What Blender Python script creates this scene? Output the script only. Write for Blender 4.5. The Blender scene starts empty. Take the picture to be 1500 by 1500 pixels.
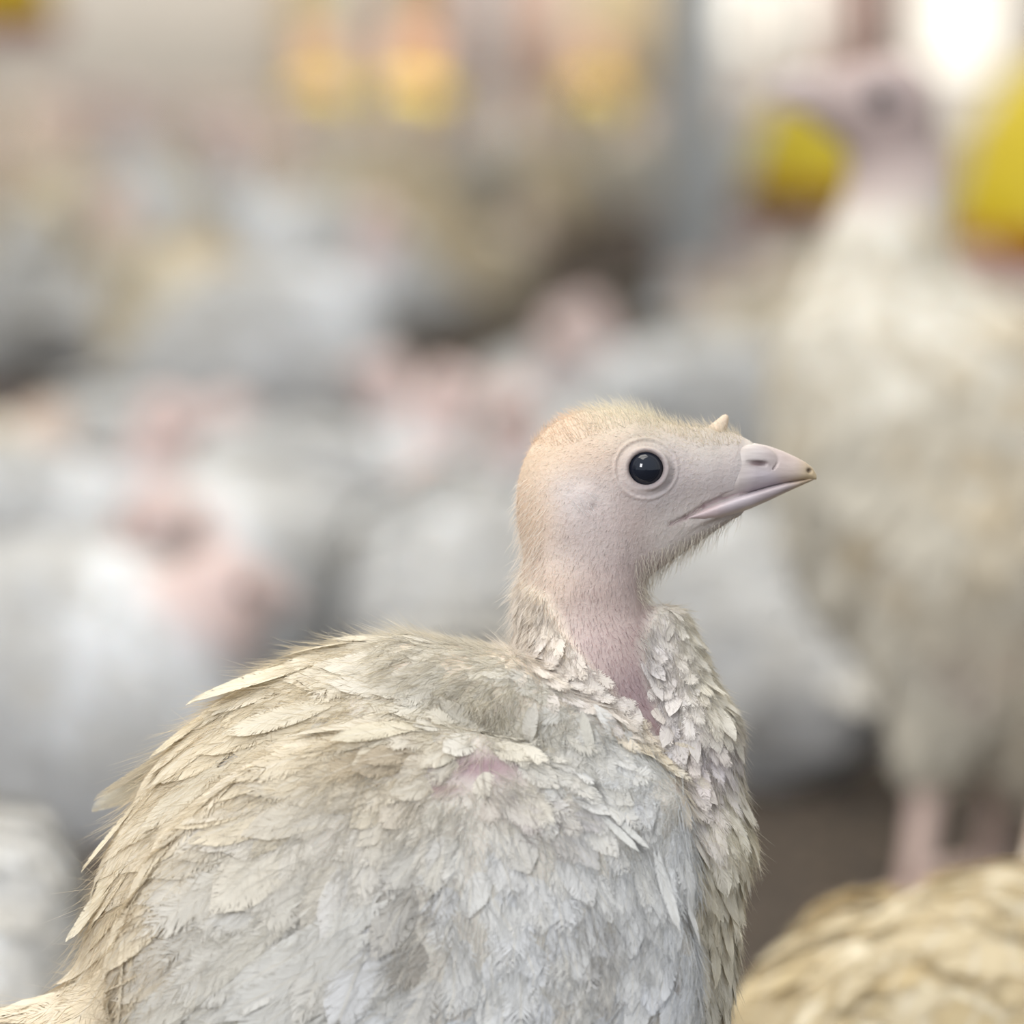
import bpy, math, random
import numpy as np
from mathutils import Vector, Matrix
PI = math.pi
random.seed(7)
rng = np.random.default_rng(7)
scene = bpy.context.scene
COL = scene.collection

# ------------------------------------------------------------------ camera, sky, light, exposure
FPX, YH, CH, D0 = 5800.0, 130.0, 0.5, 1.2         # focal length in px, horizon row, camera height, focus distance
PITCH = math.atan((750 - YH) / FPX)
cd = bpy.data.cameras.new('camera'); cam = bpy.data.objects.new('camera', cd); COL.objects.link(cam)
cam.location = (0, 0, CH); cam.rotation_euler = (PI / 2 - PITCH, 0, 0)
cd.sensor_width = 36; cd.lens = FPX / 1500 * 36
cd.clip_start = 0.05; cd.clip_end = 200
cd.dof.use_dof = True; cd.dof.focus_distance = D0 - 0.017; cd.dof.aperture_fstop = 5.4
scene.camera = cam

world = bpy.data.worlds.new('sky'); scene.world = world; world.use_nodes = True
wn = world.node_tree; wn.nodes.clear()
wo = wn.nodes.new('ShaderNodeOutputWorld'); bg = wn.nodes.new('ShaderNodeBackground')
tc = wn.nodes.new('ShaderNodeTexCoord'); sx = wn.nodes.new('ShaderNodeSeparateXYZ')
rp = wn.nodes.new('ShaderNodeValToRGB')            # cool daylight from the open side behind the camera, warm from the far side
mr = wn.nodes.new('ShaderNodeMapRange'); mr.inputs['From Min'].default_value = -1; mr.inputs['From Max'].default_value = 1
rp.color_ramp.elements[0].position = 0.15; rp.color_ramp.elements[0].color = (0.86, 0.93, 1.0, 1)
rp.color_ramp.elements[1].position = 0.8; rp.color_ramp.elements[1].color = (0.96, 0.90, 0.78, 1)
_e = rp.color_ramp.elements.new(0.97); _e.color = (1.9, 1.78, 1.55, 1)
wn.links.new(tc.outputs['Generated'], sx.inputs[0]); wn.links.new(sx.outputs['Y'], mr.inputs['Value'])
wn.links.new(mr.outputs[0], rp.inputs[0]); wn.links.new(rp.outputs[0], bg.inputs['Color'])
bg.inputs['Strength'].default_value = 0.82
wn.links.new(bg.outputs[0], wo.inputs[0])

def area(name, loc, target, size, power, color):
    l = bpy.data.lights.new(name, 'AREA'); l.shape = 'RECTANGLE'; l.size = size[0]; l.size_y = size[1]
    l.energy = power; l.color = color
    o = bpy.data.objects.new(name, l); COL.objects.link(o); o.location = loc
    o.rotation_euler = (Vector(target) - Vector(loc)).to_track_quat('-Z', 'Y').to_euler()
    return o
area('doorway_daylight', (-2.2, -2.6, 2.3), (0, 1.4, 0.3), (1.1, 1.6), 118, (0.99, 0.99, 1.0))
area('roof_daylight', (-1.0, 6.0, 5.5), (0, 2.6, 0.3), (5, 3), 150, (1.0, 0.95, 0.86))
area('overhead_fill', (-0.5, 0.9, 3.0), (0, 1.25, 0.2), (1.6, 1.6), 42, (1.0, 0.95, 0.87))  # unseen fill light, added to brighten the sharp bird's back
area('far_wall_fill', (0, 14.5, 4.2), (0, 22, 0.9), (7, 1.5), 560, (1.0, 0.95, 0.88))  # unseen fill light, added to lift the dark far wall
scene.view_settings.view_transform = 'Standard'; scene.view_settings.look = 'None'
scene.view_settings.gamma = 1; scene.view_settings.use_curve_mapping = False
scene.view_settings.exposure = 0.13

# ------------------------------------------------------------------ helpers
def lin(c):
    c = np.asarray(c, float) / 255.0
    return np.where(c <= 0.04045, c / 12.92, ((c + 0.055) / 1.055) ** 2.4)

def tag(o, label=None, cat=None, group=None, kind=None):
    if label: o['label'] = label
    if cat: o['category'] = cat
    if group: o['group'] = group
    if kind: o['kind'] = kind
    return o

def empty(name, loc, rotz=0, scale=1):
    o = bpy.data.objects.new(name, None); COL.objects.link(o)
    o.location = loc; o.rotation_euler = (0, 0, rotz); o.scale = (scale,) * 3
    o.empty_display_size = 0.05
    return o

def mesh(name, V, F, mat, parent=None, col=None, uv=None, rnd=None, smooth=True):
    """V (n,3); F list of face arrays (m,k); col per vertex rgb; uv per vertex; rnd per vertex"""
    me = bpy.data.meshes.new(name)
    V = np.asarray(V, np.float32)
    Fs = F if isinstance(F, list) else [F]
    Fs = [np.asarray(f, np.int32) for f in Fs if len(f)]
    li = np.concatenate([f.ravel() for f in Fs]); tot = np.concatenate([np.full(len(f), f.shape[1], np.int32) for f in Fs])
    st = np.concatenate([[0], np.cumsum(tot)[:-1]]).astype(np.int32)
    me.vertices.add(len(V)); me.vertices.foreach_set('co', V.ravel())
    me.loops.add(len(li)); me.loops.foreach_set('vertex_index', li)
    me.polygons.add(len(tot)); me.polygons.foreach_set('loop_start', st); me.polygons.foreach_set('loop_total', tot)
    me.update(calc_edges=True)
    if smooth: me.polygons.foreach_set('use_smooth', np.ones(len(tot), bool))
    if col is not None:
        a = me.color_attributes.new('Col', 'FLOAT_COLOR', 'POINT')
        c4 = np.ones((len(V), 4), np.float32); c4[:, :3] = col
        a.data.foreach_set('color', c4.ravel())
    if uv is not None:
        u = me.uv_layers.new(name='UVMap'); u.data.foreach_set('uv', np.asarray(uv, np.float32)[li].ravel())
    if rnd is not None:
        a = me.attributes.new('rnd', 'FLOAT', 'POINT'); a.data.foreach_set('value', np.asarray(rnd, np.float32))
    me.materials.append(mat)
    me.validate()
    o = bpy.data.objects.new(name, me); COL.objects.link(o)
    if parent: o.parent = parent
    return o

class N:
    """tiny node helper"""
    def __init__(s, name):
        s.m = bpy.data.materials.new(name); s.m.use_nodes = True; s.t = s.m.node_tree; s.t.nodes.clear()
        s.out = s.t.nodes.new('ShaderNodeOutputMaterial')
    def n(s, typ, **kw):
        nd = s.t.nodes.new('ShaderNode' + typ)
        for k, v in kw.items():
            if k.startswith('_'): setattr(nd, k[1:], v)
            else: s.set(nd.inputs[k.replace('__', ' ')] if not k[0] == 'i' or not k[1:].isdigit() else nd.inputs[int(k[1:])], v)
        return nd
    def set(s, inp, v):
        if hasattr(v, 'is_output'): s.t.links.new(v, inp)
        else: inp.default_value = v
    def math(s, op, a, b=0.0, c=0.0):
        return s.n('Math', _operation=op, i0=a, i1=b, i2=c).outputs[0]
    def mix(s, f, a, b, blend='MIX'):
        nd = s.n('Mix', _data_type='RGBA', _blend_type=blend)
        s.set(nd.inputs[0], f); s.set(nd.inputs[6], a); s.set(nd.inputs[7], b); return nd.outputs[2]

def plain(name, rgb, rough=0.6, noise=0.0, scale=40, metallic=0, bump=0.0):
    M = N(name); c = (*lin(rgb), 1)
    tcn = M.n('TexCoord')
    nz = M.n('TexNoise', Vector=tcn.outputs['Object'], Scale=scale, Detail=4.0)
    colr = M.mix(M.math('MULTIPLY', nz.outputs[0], noise), c, tuple(x * 0.45 for x in c[:3]) + (1,))
    p = M.n('BsdfPrincipled', Base__Color=colr, Roughness=rough, Metallic=metallic)
    if bump:
        b = M.n('Bump', Height=nz.outputs[0], Distance=bump, Strength=1.0); M.set(p.inputs['Normal'], b.outputs[0])
    M.set(M.out.inputs[0], p.outputs[0]); return M.m

def skin_material():
    M = N('turkey_skin')
    col = M.n('Attribute', _attribute_name='Col').outputs['Color']
    tcn = M.n('TexCoord')
    n1 = M.n('TexNoise', Vector=tcn.outputs['Object'], Scale=1300.0, Detail=4.0, Roughness=0.7)
    n2 = M.n('TexVoronoi', Vector=tcn.outputs['Object'], Scale=620.0)
    n3 = M.n('TexNoise', Vector=tcn.outputs['Object'], Scale=90.0, Detail=5.0)
    c = M.mix(0.35, col, n3.outputs[0], 'SOFT_LIGHT')
    c = M.mix(M.math('MULTIPLY', M.math('GREATER_THAN', n1.outputs[0], 0.68), 0.15), c, (0.36, 0.28, 0.28, 1))
    h = M.math('ADD', M.math('MULTIPLY', n1.outputs[0], 0.9), M.math('MULTIPLY', n2.outputs[0], 0.45))
    b = M.n('Bump', Height=h, Distance=0.0005, Strength=0.62)
    p = M.n('BsdfPrincipled', Base__Color=c, Roughness=0.62, Normal=b.outputs[0])
    p.inputs['Subsurface Weight'].default_value = 0.12; p.inputs['Subsurface Scale'].default_value = 0.003
    p.inputs['Subsurface Radius'].default_value = (1, 0.5, 0.35)
    M.set(M.out.inputs[0], p.outputs[0]); return M.m

def feather_material(name, barbs=34.0, alpha=True):
    M = N(name)
    col = M.n('Attribute', _attribute_name='Col').outputs['Color']
    rnd = M.n('Attribute', _attribute_name='rnd').outputs['Fac']
    uv = M.n('TexCoord').outputs['UV']; s = M.n('SeparateXYZ', i0=uv)
    U, V = s.outputs[0], s.outputs[1]
    j = M.math('ABSOLUTE', M.math('SUBTRACT', M.math('MULTIPLY', U, 2.0), 1.0))
    c = M.math('SUBTRACT', M.math('MULTIPLY', V, barbs), M.math('MULTIPLY', j, barbs * 0.28))
    cv = M.n('CombineXYZ', X=c, Y=M.math('MULTIPLY', rnd, 57.0), Z=M.math('MULTIPLY', j, 1.6))
    nz = M.n('TexNoise', Vector=cv.outputs[0], Scale=1.0, Detail=3.0, Roughness=0.65).outputs[0]
    cvh = M.n('CombineXYZ', X=M.math('MULTIPLY', c, 2.3), Y=M.math('MULTIPLY', rnd, 33.0), Z=M.math('MULTIPLY', j, 2.2))
    nzh = M.n('TexNoise', Vector=cvh.outputs[0], Scale=1.0, Detail=2.0).outputs[0]
    cv2 = M.n('CombineXYZ', X=M.math('MULTIPLY', c, 0.22), Y=M.math('MULTIPLY', rnd, 91.0), Z=M.math('MULTIPLY', U, 1.1))
    nz2 = M.n('TexNoise', Vector=cv2.outputs[0], Scale=1.0, Detail=2.0).outputs[0]
    dark = M.mix(1.0, col, (0.66, 0.62, 0.57, 1), 'MULTIPLY')
    f = M.n('MapRange', i0=M.math('ADD', M.math('MULTIPLY', nz, 0.4), M.math('MULTIPLY', nzh, 0.6)), i1=0.38, i2=0.66).outputs[0]
    cc = M.mix(M.math('MULTIPLY', f, 0.30), col, dark)
    shaft = M.n('MapRange', i0=j, i1=0.02, i2=0.07).outputs[0]
    cc = M.mix(M.math('MAXIMUM', shaft, 0.55), (0.82, 0.78, 0.70, 1), cc)
    b = M.n('Bump', Height=M.math('ADD', nz, nz2), Distance=0.0005, Strength=0.6)
    d = M.n('BsdfDiffuse', Color=cc, Normal=b.outputs[0], Roughness=0.5)
    tr = M.n('BsdfTranslucent', Color=cc, Normal=b.outputs[0])
    m1 = M.n('MixShader', i0=0.20, i1=d.outputs[0], i2=tr.outputs[0])
    res = m1.outputs[0]
    if alpha:
        ej = M.n('MapRange', i0=j, i1=0.30, i2=1.0).outputs[0]
        et = M.n('MapRange', i0=V, i1=0.55, i2=1.0).outputs[0]
        e = M.math('MULTIPLY', M.math('MAXIMUM', ej, et), M.math('SUBTRACT', 0.95, M.math('MULTIPLY', M.math('GREATER_THAN', rnd, 1.0), 0.42)))
        fr = M.n('MapRange', i0=M.math('ADD', M.math('ADD', M.math('MULTIPLY', nz, 0.25), M.math('MULTIPLY', nz2, 0.15)), M.math('MULTIPLY', nzh, 0.6)), i1=0.34, i2=0.66).outputs[0]
        gap = M.math('GREATER_THAN', fr, M.math('SUBTRACT', 1.08, e))
        tp = M.n('BsdfTransparent')
        res = M.n('MixShader', i0=gap, i1=res, i2=tp.outputs[0]).outputs[0]
    M.set(M.out.inputs[0], res); return M.m

# signed distance toolkit --------------------------------------------------------
def smin(a, b, k):
    h = np.clip(0.5 + 0.5 * (b - a) / k, 0, 1)
    return b + (a - b) * h - k * h * (1 - h)
def smax(a, b, k): return -smin(-a, -b, k)
def ell(P, c, r, ang=0.0, ax=(0, 1)):
    """ellipsoid, rotated by ang in the plane of axes ax"""
    q = [P[i] - c[i] for i in range(3)]
    if ang:
        ca, sa = math.cos(ang), math.sin(ang); i, k = ax
        q[i], q[k] = ca * q[i] + sa * q[k], -sa * q[i] + ca * q[k]
    k0 = np.sqrt(sum((q[i] / r[i]) ** 2 for i in range(3)) + 1e-12)
    k1 = np.sqrt(sum((q[i] / (r[i] * r[i])) ** 2 for i in range(3)) + 1e-18)
    return k0 * (k0 - 1) / k1
def cone(P, a, b, ra, rb, sw=(1, 1, 1)):
    """tapered capsule; sw squeezes an axis (values > 1 make it thinner there)"""
    a = np.asarray(a, float); b = np.asarray(b, float); d = b - a; L2 = (d ** 2).sum()
    q = [P[i] - a[i] for i in range(3)]
    t = np.clip(sum(q[i] * d[i] for i in range(3)) / L2, 0, 1)
    return np.sqrt(sum(((q[i] - t * d[i]) * sw[i]) ** 2 for i in range(3)) + 1e-12) - (ra + (rb - ra) * t)

def surfnet(f, xs, ys, zs):
    X = np.meshgrid(xs.astype(np.float32), ys.astype(np.float32), zs.astype(np.float32), indexing='ij', sparse=True)
    G = f(X); ins = G < 0
    s = ins.astype(np.int8); nx, ny, nz = ins.shape
    cnt = sum(s[i:nx - 1 + i, k:ny - 1 + k, l:nz - 1 + l] for i in (0, 1) for k in (0, 1) for l in (0, 1))
    act = (cnt > 0) & (cnt < 8)
    idx = -np.ones(act.shape, np.int32); cells = np.argwhere(act); idx[act] = np.arange(len(cells))
    acc = np.zeros((len(cells), 3)); n = np.zeros(len(cells)); crd = (xs, ys, zs)
    cor = [(i, k, l) for i in (0, 1) for k in (0, 1) for l in (0, 1)]
    for A in cor:
        for ax in range(3):
            if A[ax]: continue
            B = list(A); B[ax] = 1
            ca = cells + np.array(A); cb = cells + np.array(B)
            ga = G[ca[:, 0], ca[:, 1], ca[:, 2]]; gb = G[cb[:, 0], cb[:, 1], cb[:, 2]]
            m = (ga < 0) != (gb < 0); t = np.where(m, ga / np.where(m, ga - gb, 1), 0)
            pa = np.stack([crd[q][ca[:, q]] for q in range(3)], 1); pb = np.stack([crd[q][cb[:, q]] for q in range(3)], 1)
            acc += np.where(m[:, None], pa + (pb - pa) * t[:, None], 0); n += m
    V = acc / n[:, None]; Q = []
    for ax in range(3):
        o1, o2 = [a for a in range(3) if a != ax]
        sl0 = [slice(None)] * 3; sl1 = [slice(None)] * 3; sl0[ax] = slice(0, -1); sl1[ax] = slice(1, None)
        a, b = ins[tuple(sl0)], ins[tuple(sl1)]
        ed = np.argwhere(a != b); ed = ed[(ed[:, o1] > 0) & (ed[:, o2] > 0)]
        ed = ed[(ed[:, o1] < act.shape[o1]) & (ed[:, o2] < act.shape[o2])]
        dn = a[ed[:, 0], ed[:, 1], ed[:, 2]]
        def cc(d1, d2):
            e = ed.copy(); e[:, o1] += d1; e[:, o2] += d2; return idx[e[:, 0], e[:, 1], e[:, 2]]
        q = np.stack([cc(-1, -1), cc(0, -1), cc(0, 0), cc(-1, 0)], 1)
        flip = dn if ax != 1 else ~dn
        q[~flip] = q[~flip][:, ::-1]; Q.append(q)
    Q = np.concatenate(Q); return V, Q[(Q >= 0).all(1)]

def grad(f, P, e):
    g = np.zeros_like(P)
    for i in range(3):
        a = P.copy(); b = P.copy(); a[:, i] += e; b[:, i] -= e
        g[:, i] = f([a[:, 0], a[:, 1], a[:, 2]]) - f([b[:, 0], b[:, 1], b[:, 2]])
    return g / (2 * e)
def unit(v): return v / (np.linalg.norm(v, axis=-1, keepdims=True) + 1e-12)
def project(f, P, lev, e, it=3):
    for _ in range(it):
        g = grad(f, P, e); d = f([P[:, 0], P[:, 1], P[:, 2]]) - lev
        P = P - g * (d / (np.maximum((g ** 2).sum(1), 0.2)))[:, None]
    return P

def blend(ctrl, q, sigma):
    """ctrl: list of ((x,y), values...) ; q (n,2); smooth blend of the values over the plane"""
    P = np.array([c[0] for c in ctrl], float); Vv = np.array([c[1] for c in ctrl], float)
    d2 = ((q[:, None, :] - P[None]) ** 2).sum(2)
    w = np.exp(-(d2 - d2.min(1, keepdims=True)) / (2 * sigma * sigma))
    return (w @ Vv) / w.sum(1, keepdims=True)

def scatter(V, Q, n, space, seed=1):
    """random points over a quad mesh kept 'space' apart; space may be a function of points"""
    r = np.random.default_rng(seed)
    A, B, C, Dd = (V[Q[:, i]] for i in range(4))
    ar = np.linalg.norm(np.cross(C - A, Dd - B), axis=1); pk = r.choice(len(Q), n, p=ar / ar.sum())
    u, v = r.random((2, n, 1)); P = (A[pk] * (1 - u) + B[pk] * u) * (1 - v) + (Dd[pk] * (1 - u) + C[pk] * u) * v
    sp = space(P) if callable(space) else np.full(n, space)
    ok = np.isfinite(sp); P, sp = P[ok], sp[ok]
    cell = {}; h = max(sp.max(), 1e-9); keep = []
    for i in range(len(P)):
        k = tuple((P[i] // h).astype(int)); bad = False
        for a in (-1, 0, 1):
            for b in (-1, 0, 1):
                for c in (-1, 0, 1):
                    for m in cell.get((k[0] + a, k[1] + b, k[2] + c), ()):
                        if ((P[i] - P[m]) ** 2).sum() < sp[i] ** 2: bad = True; break
                    if bad: break
                if bad: break
            if bad: break
        if not bad: cell.setdefault(k, []).append(i); keep.append(i)
    return P[keep]

def feathers(f, P0, T, L, W, lift, col, e, ns=7, nw=5, base=0.0, cup=0.12, point=0.0, seed=3, tilt=0.10, bend=0.0):
    """blades that start on the surface of f and follow it, rising towards the tip"""
    r = np.random.default_rng(seed); n = len(P0)
    S = np.linspace(0, 1, ns); J = np.linspace(-1, 1, nw)
    P = P0.copy(); T = unit(T); mids = []; tans = []; nors = []
    off = r.normal(0, 1, n); tl = r.normal(0, tilt, n); bd = r.normal(0, 0.12, n) + bend
    for k, s in enumerate(S):
        lev = base + lift * s ** 1.4
        P = project(f, P, lev, e, 2); g = unit(grad(f, P, e))
        T = unit(T - g * (T * g).sum(1, keepdims=True))
        B = np.cross(g, T); T = unit(T + B * (bd / ns)[:, None])
        mids.append(P.copy()); tans.append(T.copy()); nors.append(g)
        P = P + T * (L / (ns - 1))[:, None]
    Vs, uv, rn, cs = [], [], [], []
    rr = r.random(n)
    for k, s in enumerate(S):
        pr = (0.30 + 0.70 * math.sin(min(1, s / 0.55) * PI / 2)) * math.sqrt(max(0.0, 1 - max(0, (s - 0.55) / 0.47) ** (2.2 - point)))
        B = np.cross(nors[k], tans[k])
        for jj, jv in enumerate(J):
            w = W * pr
            q = mids[k] + B * (w * jv)[:, None] - tans[k] * (L * 0.16 * jv * jv * (1 - s * 0.5))[:, None]
            q = q + nors[k] * (-cup * w * jv * jv + tl * w * jv * s + off * lift * 0.25 * s)[:, None]
            Vs.append(q); uv.append(np.tile([(jv + 1) / 2, s], (n, 1))); rn.append(rr); cs.append(col)
    V = np.stack(Vs, 1).reshape(-1, 3); UV = np.stack(uv, 1).reshape(-1, 2); R = np.stack(rn, 1).reshape(-1); C = np.stack(cs, 1).reshape(-1, 3)
    q = np.array([[k * nw + j, k * nw + j + 1, (k + 1) * nw + j + 1, (k + 1) * nw + j] for k in range(ns - 1) for j in range(nw - 1)])
    F = (q[None] + (np.arange(n) * ns * nw)[:, None, None]).reshape(-1, 4)
    return V, F, UV, R, C

def join(parts):
    Vs, Fs, Us, Rs, Cs = [], [], [], [], []; o = 0
    for V, F, U, R, C in parts:
        Vs.append(V); Fs.append(F + o); Us.append(U); Rs.append(R); Cs.append(C); o += len(V)
    return np.concatenate(Vs), np.concatenate(Fs), np.concatenate(Us), np.concatenate(Rs), np.concatenate(Cs)

def hairs(P, Nn, T, L, wid, col, lean, curl=0.3, seg=3, seed=5):
    """three sided tapering bristles, one mesh"""
    r = np.random.default_rng(seed); n = len(P)
    d = unit(Nn * (1 - lean)[:, None] + T * lean[:, None] + r.normal(0, 0.13, (n, 3)))
    a = unit(np.cross(d, r.normal(0, 1, (n, 3)))); b = np.cross(d, a)
    Vs = []
    for k in range(seg + 1):
        s = k / seg
        c = P + d * (L * s)[:, None] + T * (L * curl * s * s)[:, None]
        w = wid * (1 - s * 0.92)
        for m in range(3):
            t = 2 * PI * m / 3; Vs.append(c + (a * math.cos(t) + b * math.sin(t)) * w[:, None])
    V = np.stack(Vs, 1).reshape(-1, 3)
    q = np.array([[k * 3 + m, k * 3 + (m + 1) % 3, (k + 1) * 3 + (m + 1) % 3, (k + 1) * 3 + m] for k in range(seg) for m in range(3)])
    F = (q[None] + (np.arange(n) * 3 * (seg + 1))[:, None, None]).reshape(-1, 4)
    return V, F, np.repeat(col, 3 * (seg + 1), 0)

def tube(pts, rad, nseg=12, flat=1.0):
    """lofted tube through pts with radii"""
    pts = np.asarray(pts, float); n = len(pts); V = []
    for i in range(n):
        t = unit(pts[min(i + 1, n - 1)] - pts[max(i - 1, 0)])
        up = np.array([0, 0, 1.0]) if abs(t[2]) < 0.9 else np.array([1.0, 0, 0])
        a = unit(np.cross(up, t)); b = np.cross(t, a)
        for k in range(nseg):
            an = 2 * PI * k / nseg; V.append(pts[i] + (a * math.cos(an) + b * math.sin(an) * flat) * rad[i])
    F = [[i * nseg + k, i * nseg + (k + 1) % nseg, (i + 1) * nseg + (k + 1) % nseg, (i + 1) * nseg + k] for i in range(n - 1) for k in range(nseg)]
    V += [pts[0], pts[-1]]; a, b = len(V) - 2, len(V) - 1
    tri = [[a, (k + 1) % nseg, k] for k in range(nseg)] + [[b, (n - 1) * nseg + k, (n - 1) * nseg + (k + 1) % nseg] for k in range(nseg)]
    return np.array(V), np.array(F), np.array(tri)

def cat(items):
    """join (V, quads, tris) items"""
    o = 0; Vs, Q, Tt = [], [], []
    for V, q, t in items:
        Vs.append(V)
        if len(q): Q.append(q + o)
        if len(t): Tt.append(t + o)
        o += len(V)
    return np.concatenate(Vs), (np.concatenate(Q) if Q else []), (np.concatenate(Tt) if Tt else [])

def lathe(prof, n=40, c=(0, 0)):
    V = [(c[0] + r * math.cos(2 * PI * k / n), c[1] + r * math.sin(2 * PI * k / n), z) for r, z in prof for k in range(n)]
    F = [[i * n + k, i * n + (k + 1) % n, (i + 1) * n + (k + 1) % n, (i + 1) * n + k] for i in range(len(prof) - 1) for k in range(n)]
    return np.array(V, float), np.array(F), []

def box(x0, x1, y0, y1, z0, z1):
    V = np.array([(x, y, z) for x in (x0, x1) for y in (y0, y1) for z in (z0, z1)], float)
    return V, np.array([[0, 1, 3, 2], [4, 6, 7, 5], [0, 4, 5, 1], [2, 3, 7, 6], [0, 2, 6, 4], [1, 5, 7, 3]]), []

def sphere(c, r, nu=24, nv=14, sc=(1, 1, 1)):
    V = [(c[0] + r * sc[0] * math.sin(PI * i / nv) * math.cos(2 * PI * k / nu), c[1] + r * sc[1] * math.sin(PI * i / nv) * math.sin(2 * PI * k / nu),
          c[2] + r * sc[2] * math.cos(PI * i / nv)) for i in range(nv + 1) for k in range(nu)]
    F = [[i * nu + k, (i + 1) * nu + k, (i + 1) * nu + (k + 1) % nu, i * nu + (k + 1) % nu] for i in range(nv) for k in range(nu)]
    return np.array(V), np.array(F), []

SKIN = skin_material()
FEATHER = feather_material('white_feather')
FEATHER_FAR = feather_material('soft_feather', 20.0, False)
HAIRM = N('bristle'); _c = HAIRM.n('Attribute', _attribute_name='Col').outputs['Color']
HAIRM.set(HAIRM.out.inputs[0], HAIRM.n('MixShader', i0=0.45, i1=HAIRM.n('BsdfDiffuse', Color=_c).outputs[0], i2=HAIRM.n('BsdfTranslucent', Color=_c).outputs[0]).outputs[0]); HAIRM = HAIRM.m
BEAKM = N('beak_horn'); _c = BEAKM.n('Attribute', _attribute_name='Col').outputs['Color']
_tc = BEAKM.n('TexCoord'); _mp = BEAKM.n('Mapping', Vector=_tc.outputs['Object'], Scale=(120.0, 500.0, 700.0))
_nz = BEAKM.n('TexNoise', Vector=_mp.outputs[0], Scale=1.0, Detail=4.0)
_b = BEAKM.n('Bump', Height=_nz.outputs[0], Distance=0.0003, Strength=0.5)
_p = BEAKM.n('BsdfPrincipled', Base__Color=BEAKM.mix(0.3, _c, _nz.outputs[0], 'SOFT_LIGHT'), Roughness=0.42, Normal=_b.outputs[0])
BEAKM.set(BEAKM.out.inputs[0], _p.outputs[0]); BEAKM = BEAKM.m
EYEM = N('dark_eye'); _p = EYEM.n('BsdfPrincipled', Base__Color=(0.008, 0.011, 0.02, 1), Roughness=0.06)
_p.inputs['Coat Weight'].default_value = 0.25; _p.inputs['Specular IOR Level'].default_value = 0.35; _p.inputs['Coat Roughness'].default_value = 0.02
_g = EYEM.n('TexCoord'); EYEM.set(EYEM.out.inputs[0], _p.outputs[0]); EYEM = EYEM.m
IRISM = plain('iris', (24, 31, 46), 0.3)
LEGM = plain('leg_scale', (222, 196, 184), 0.6, 0.3, 260, bump=0.0006)
CLAWM = plain('claw', (150, 135, 125), 0.5)

# ------------------------------------------------------------------ the barn
M = N('litter_floor'); tcn = M.n('TexCoord')
n1 = M.n('TexNoise', Vector=tcn.outputs['Object'], Scale=55.0, Detail=6.0, Roughness=0.7)
n2 = M.n('TexNoise', Vector=tcn.outputs['Object'], Scale=5.0, Detail=4.0)
c = M.mix(n1.outputs[0], (*lin((46, 38, 31)), 1), (*lin((112, 98, 86)), 1))
c = M.mix(M.math('MULTIPLY', n2.outputs[0], 0.6), c, (*lin((84, 76, 66)), 1))
b = M.n('Bump', Height=n1.outputs[0], Distance=0.012, Strength=1.0)
p = M.n('BsdfPrincipled', Base__Color=c, Roughness=0.95, Normal=b.outputs[0]); M.set(M.out.inputs[0], p.outputs[0])
V, Q, T = box(-9, 9, -4, 24, -0.1, 0)
tag(mesh('floor', V, [Q], M.m, smooth=False), kind='structure')
# loose wood shavings over the near floor
n = 5200; P = np.stack([rng.uniform(-0.75, 0.9, n), rng.uniform(1.5, 5.0, n), rng.uniform(0.001, 0.008, n)], 1)
a = rng.uniform(0, 2 * PI, n); L = rng.uniform(0.002, 0.007, n); w = L * rng.uniform(0.25, 0.7, n)
d1 = np.stack([np.cos(a) * L, np.sin(a) * L, rng.uniform(-0.3, 0.3, n) * L], 1); d2 = np.stack([-np.sin(a) * w, np.cos(a) * w, rng.uniform(-0.4, 0.4, n) * w], 1)
V = np.stack([P - d1 - d2, P + d1 - d2, P + d1 + d2, P - d1 + d2, P + [0, 0, 0.0012]], 1); V[:, 4, 2] += L * 0.2; V = V.reshape(-1, 3)
F = (np.array([[0, 1, 4], [1, 2, 4], [2, 3, 4], [3, 0, 4], [2, 1, 0], [0, 3, 2]])[None] + (np.arange(n) * 5)[:, None, None]).reshape(-1, 3)
tag(mesh('wood_shavings', V, [F], plain('shavings', (150, 130, 108), 0.9, 0.6, 30), smooth=False), 'brown wood shavings littering the barn floor under the birds', 'litter', kind='stuff')

WY = 22.0
def wx(px, d=WY): return (px - 750) / FPX * d
def wz(py, d=WY): return CH - (py - YH) / FPX * d
WALLM = plain('limewashed_wall', (232, 224, 212), 0.9, 0.2, 3)
# far wall pieces around its openings: sill, lintel, piers
openings = [(1036, 1112), (1142, 1216), (1335, 1470), (1560, 1700)]
sills = [72, 72, 112, 90]
Z1 = 3.2; items = []
edges = [-9.0]
for (a, b), s in zip(openings, sills):
    items.append(box(edges[-1], wx(a), WY, WY + 0.2, 0, Z1)); items.append(box(wx(a), wx(b), WY, WY + 0.2, 0, wz(s)))
    items.append(box(wx(a), wx(b), WY, WY + 0.2, wz(-160), Z1)); edges.append(wx(b))
items.append(box(edges[-1], 9, WY, WY + 0.2, 0, Z1))
V, Q, T = cat(items); tag(mesh('wall_back', V, [Q], WALLM, smooth=False), kind='structure')
FRM = plain('window_frame', (150, 120, 104), 0.7)
for i, ((a, b), s) in enumerate(zip(openings, sills)):
    x0, x1, z0, z1 = wx(a), wx(b), wz(s), wz(-160); t = 0.025
    V, Q, T = cat([box(x0, x0 + t, WY - 0.02, WY + 0.1, z0, z1), box(x1 - t, x1, WY - 0.02, WY + 0.1, z0, z1), box(x0, x1, WY - 0.02, WY + 0.1, z0, z0 + t), box(x0, x1, WY - 0.02, WY + 0.1, z1 - t, z1)])
    tag(mesh('window_%d' % (i + 1), V, [Q], FRM, smooth=False), kind='structure')
V, Q, T = box(-9.2, -9, -4, 24, 0, Z1); tag(mesh('wall_left', V, [Q], WALLM, smooth=False), kind='structure')

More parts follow.
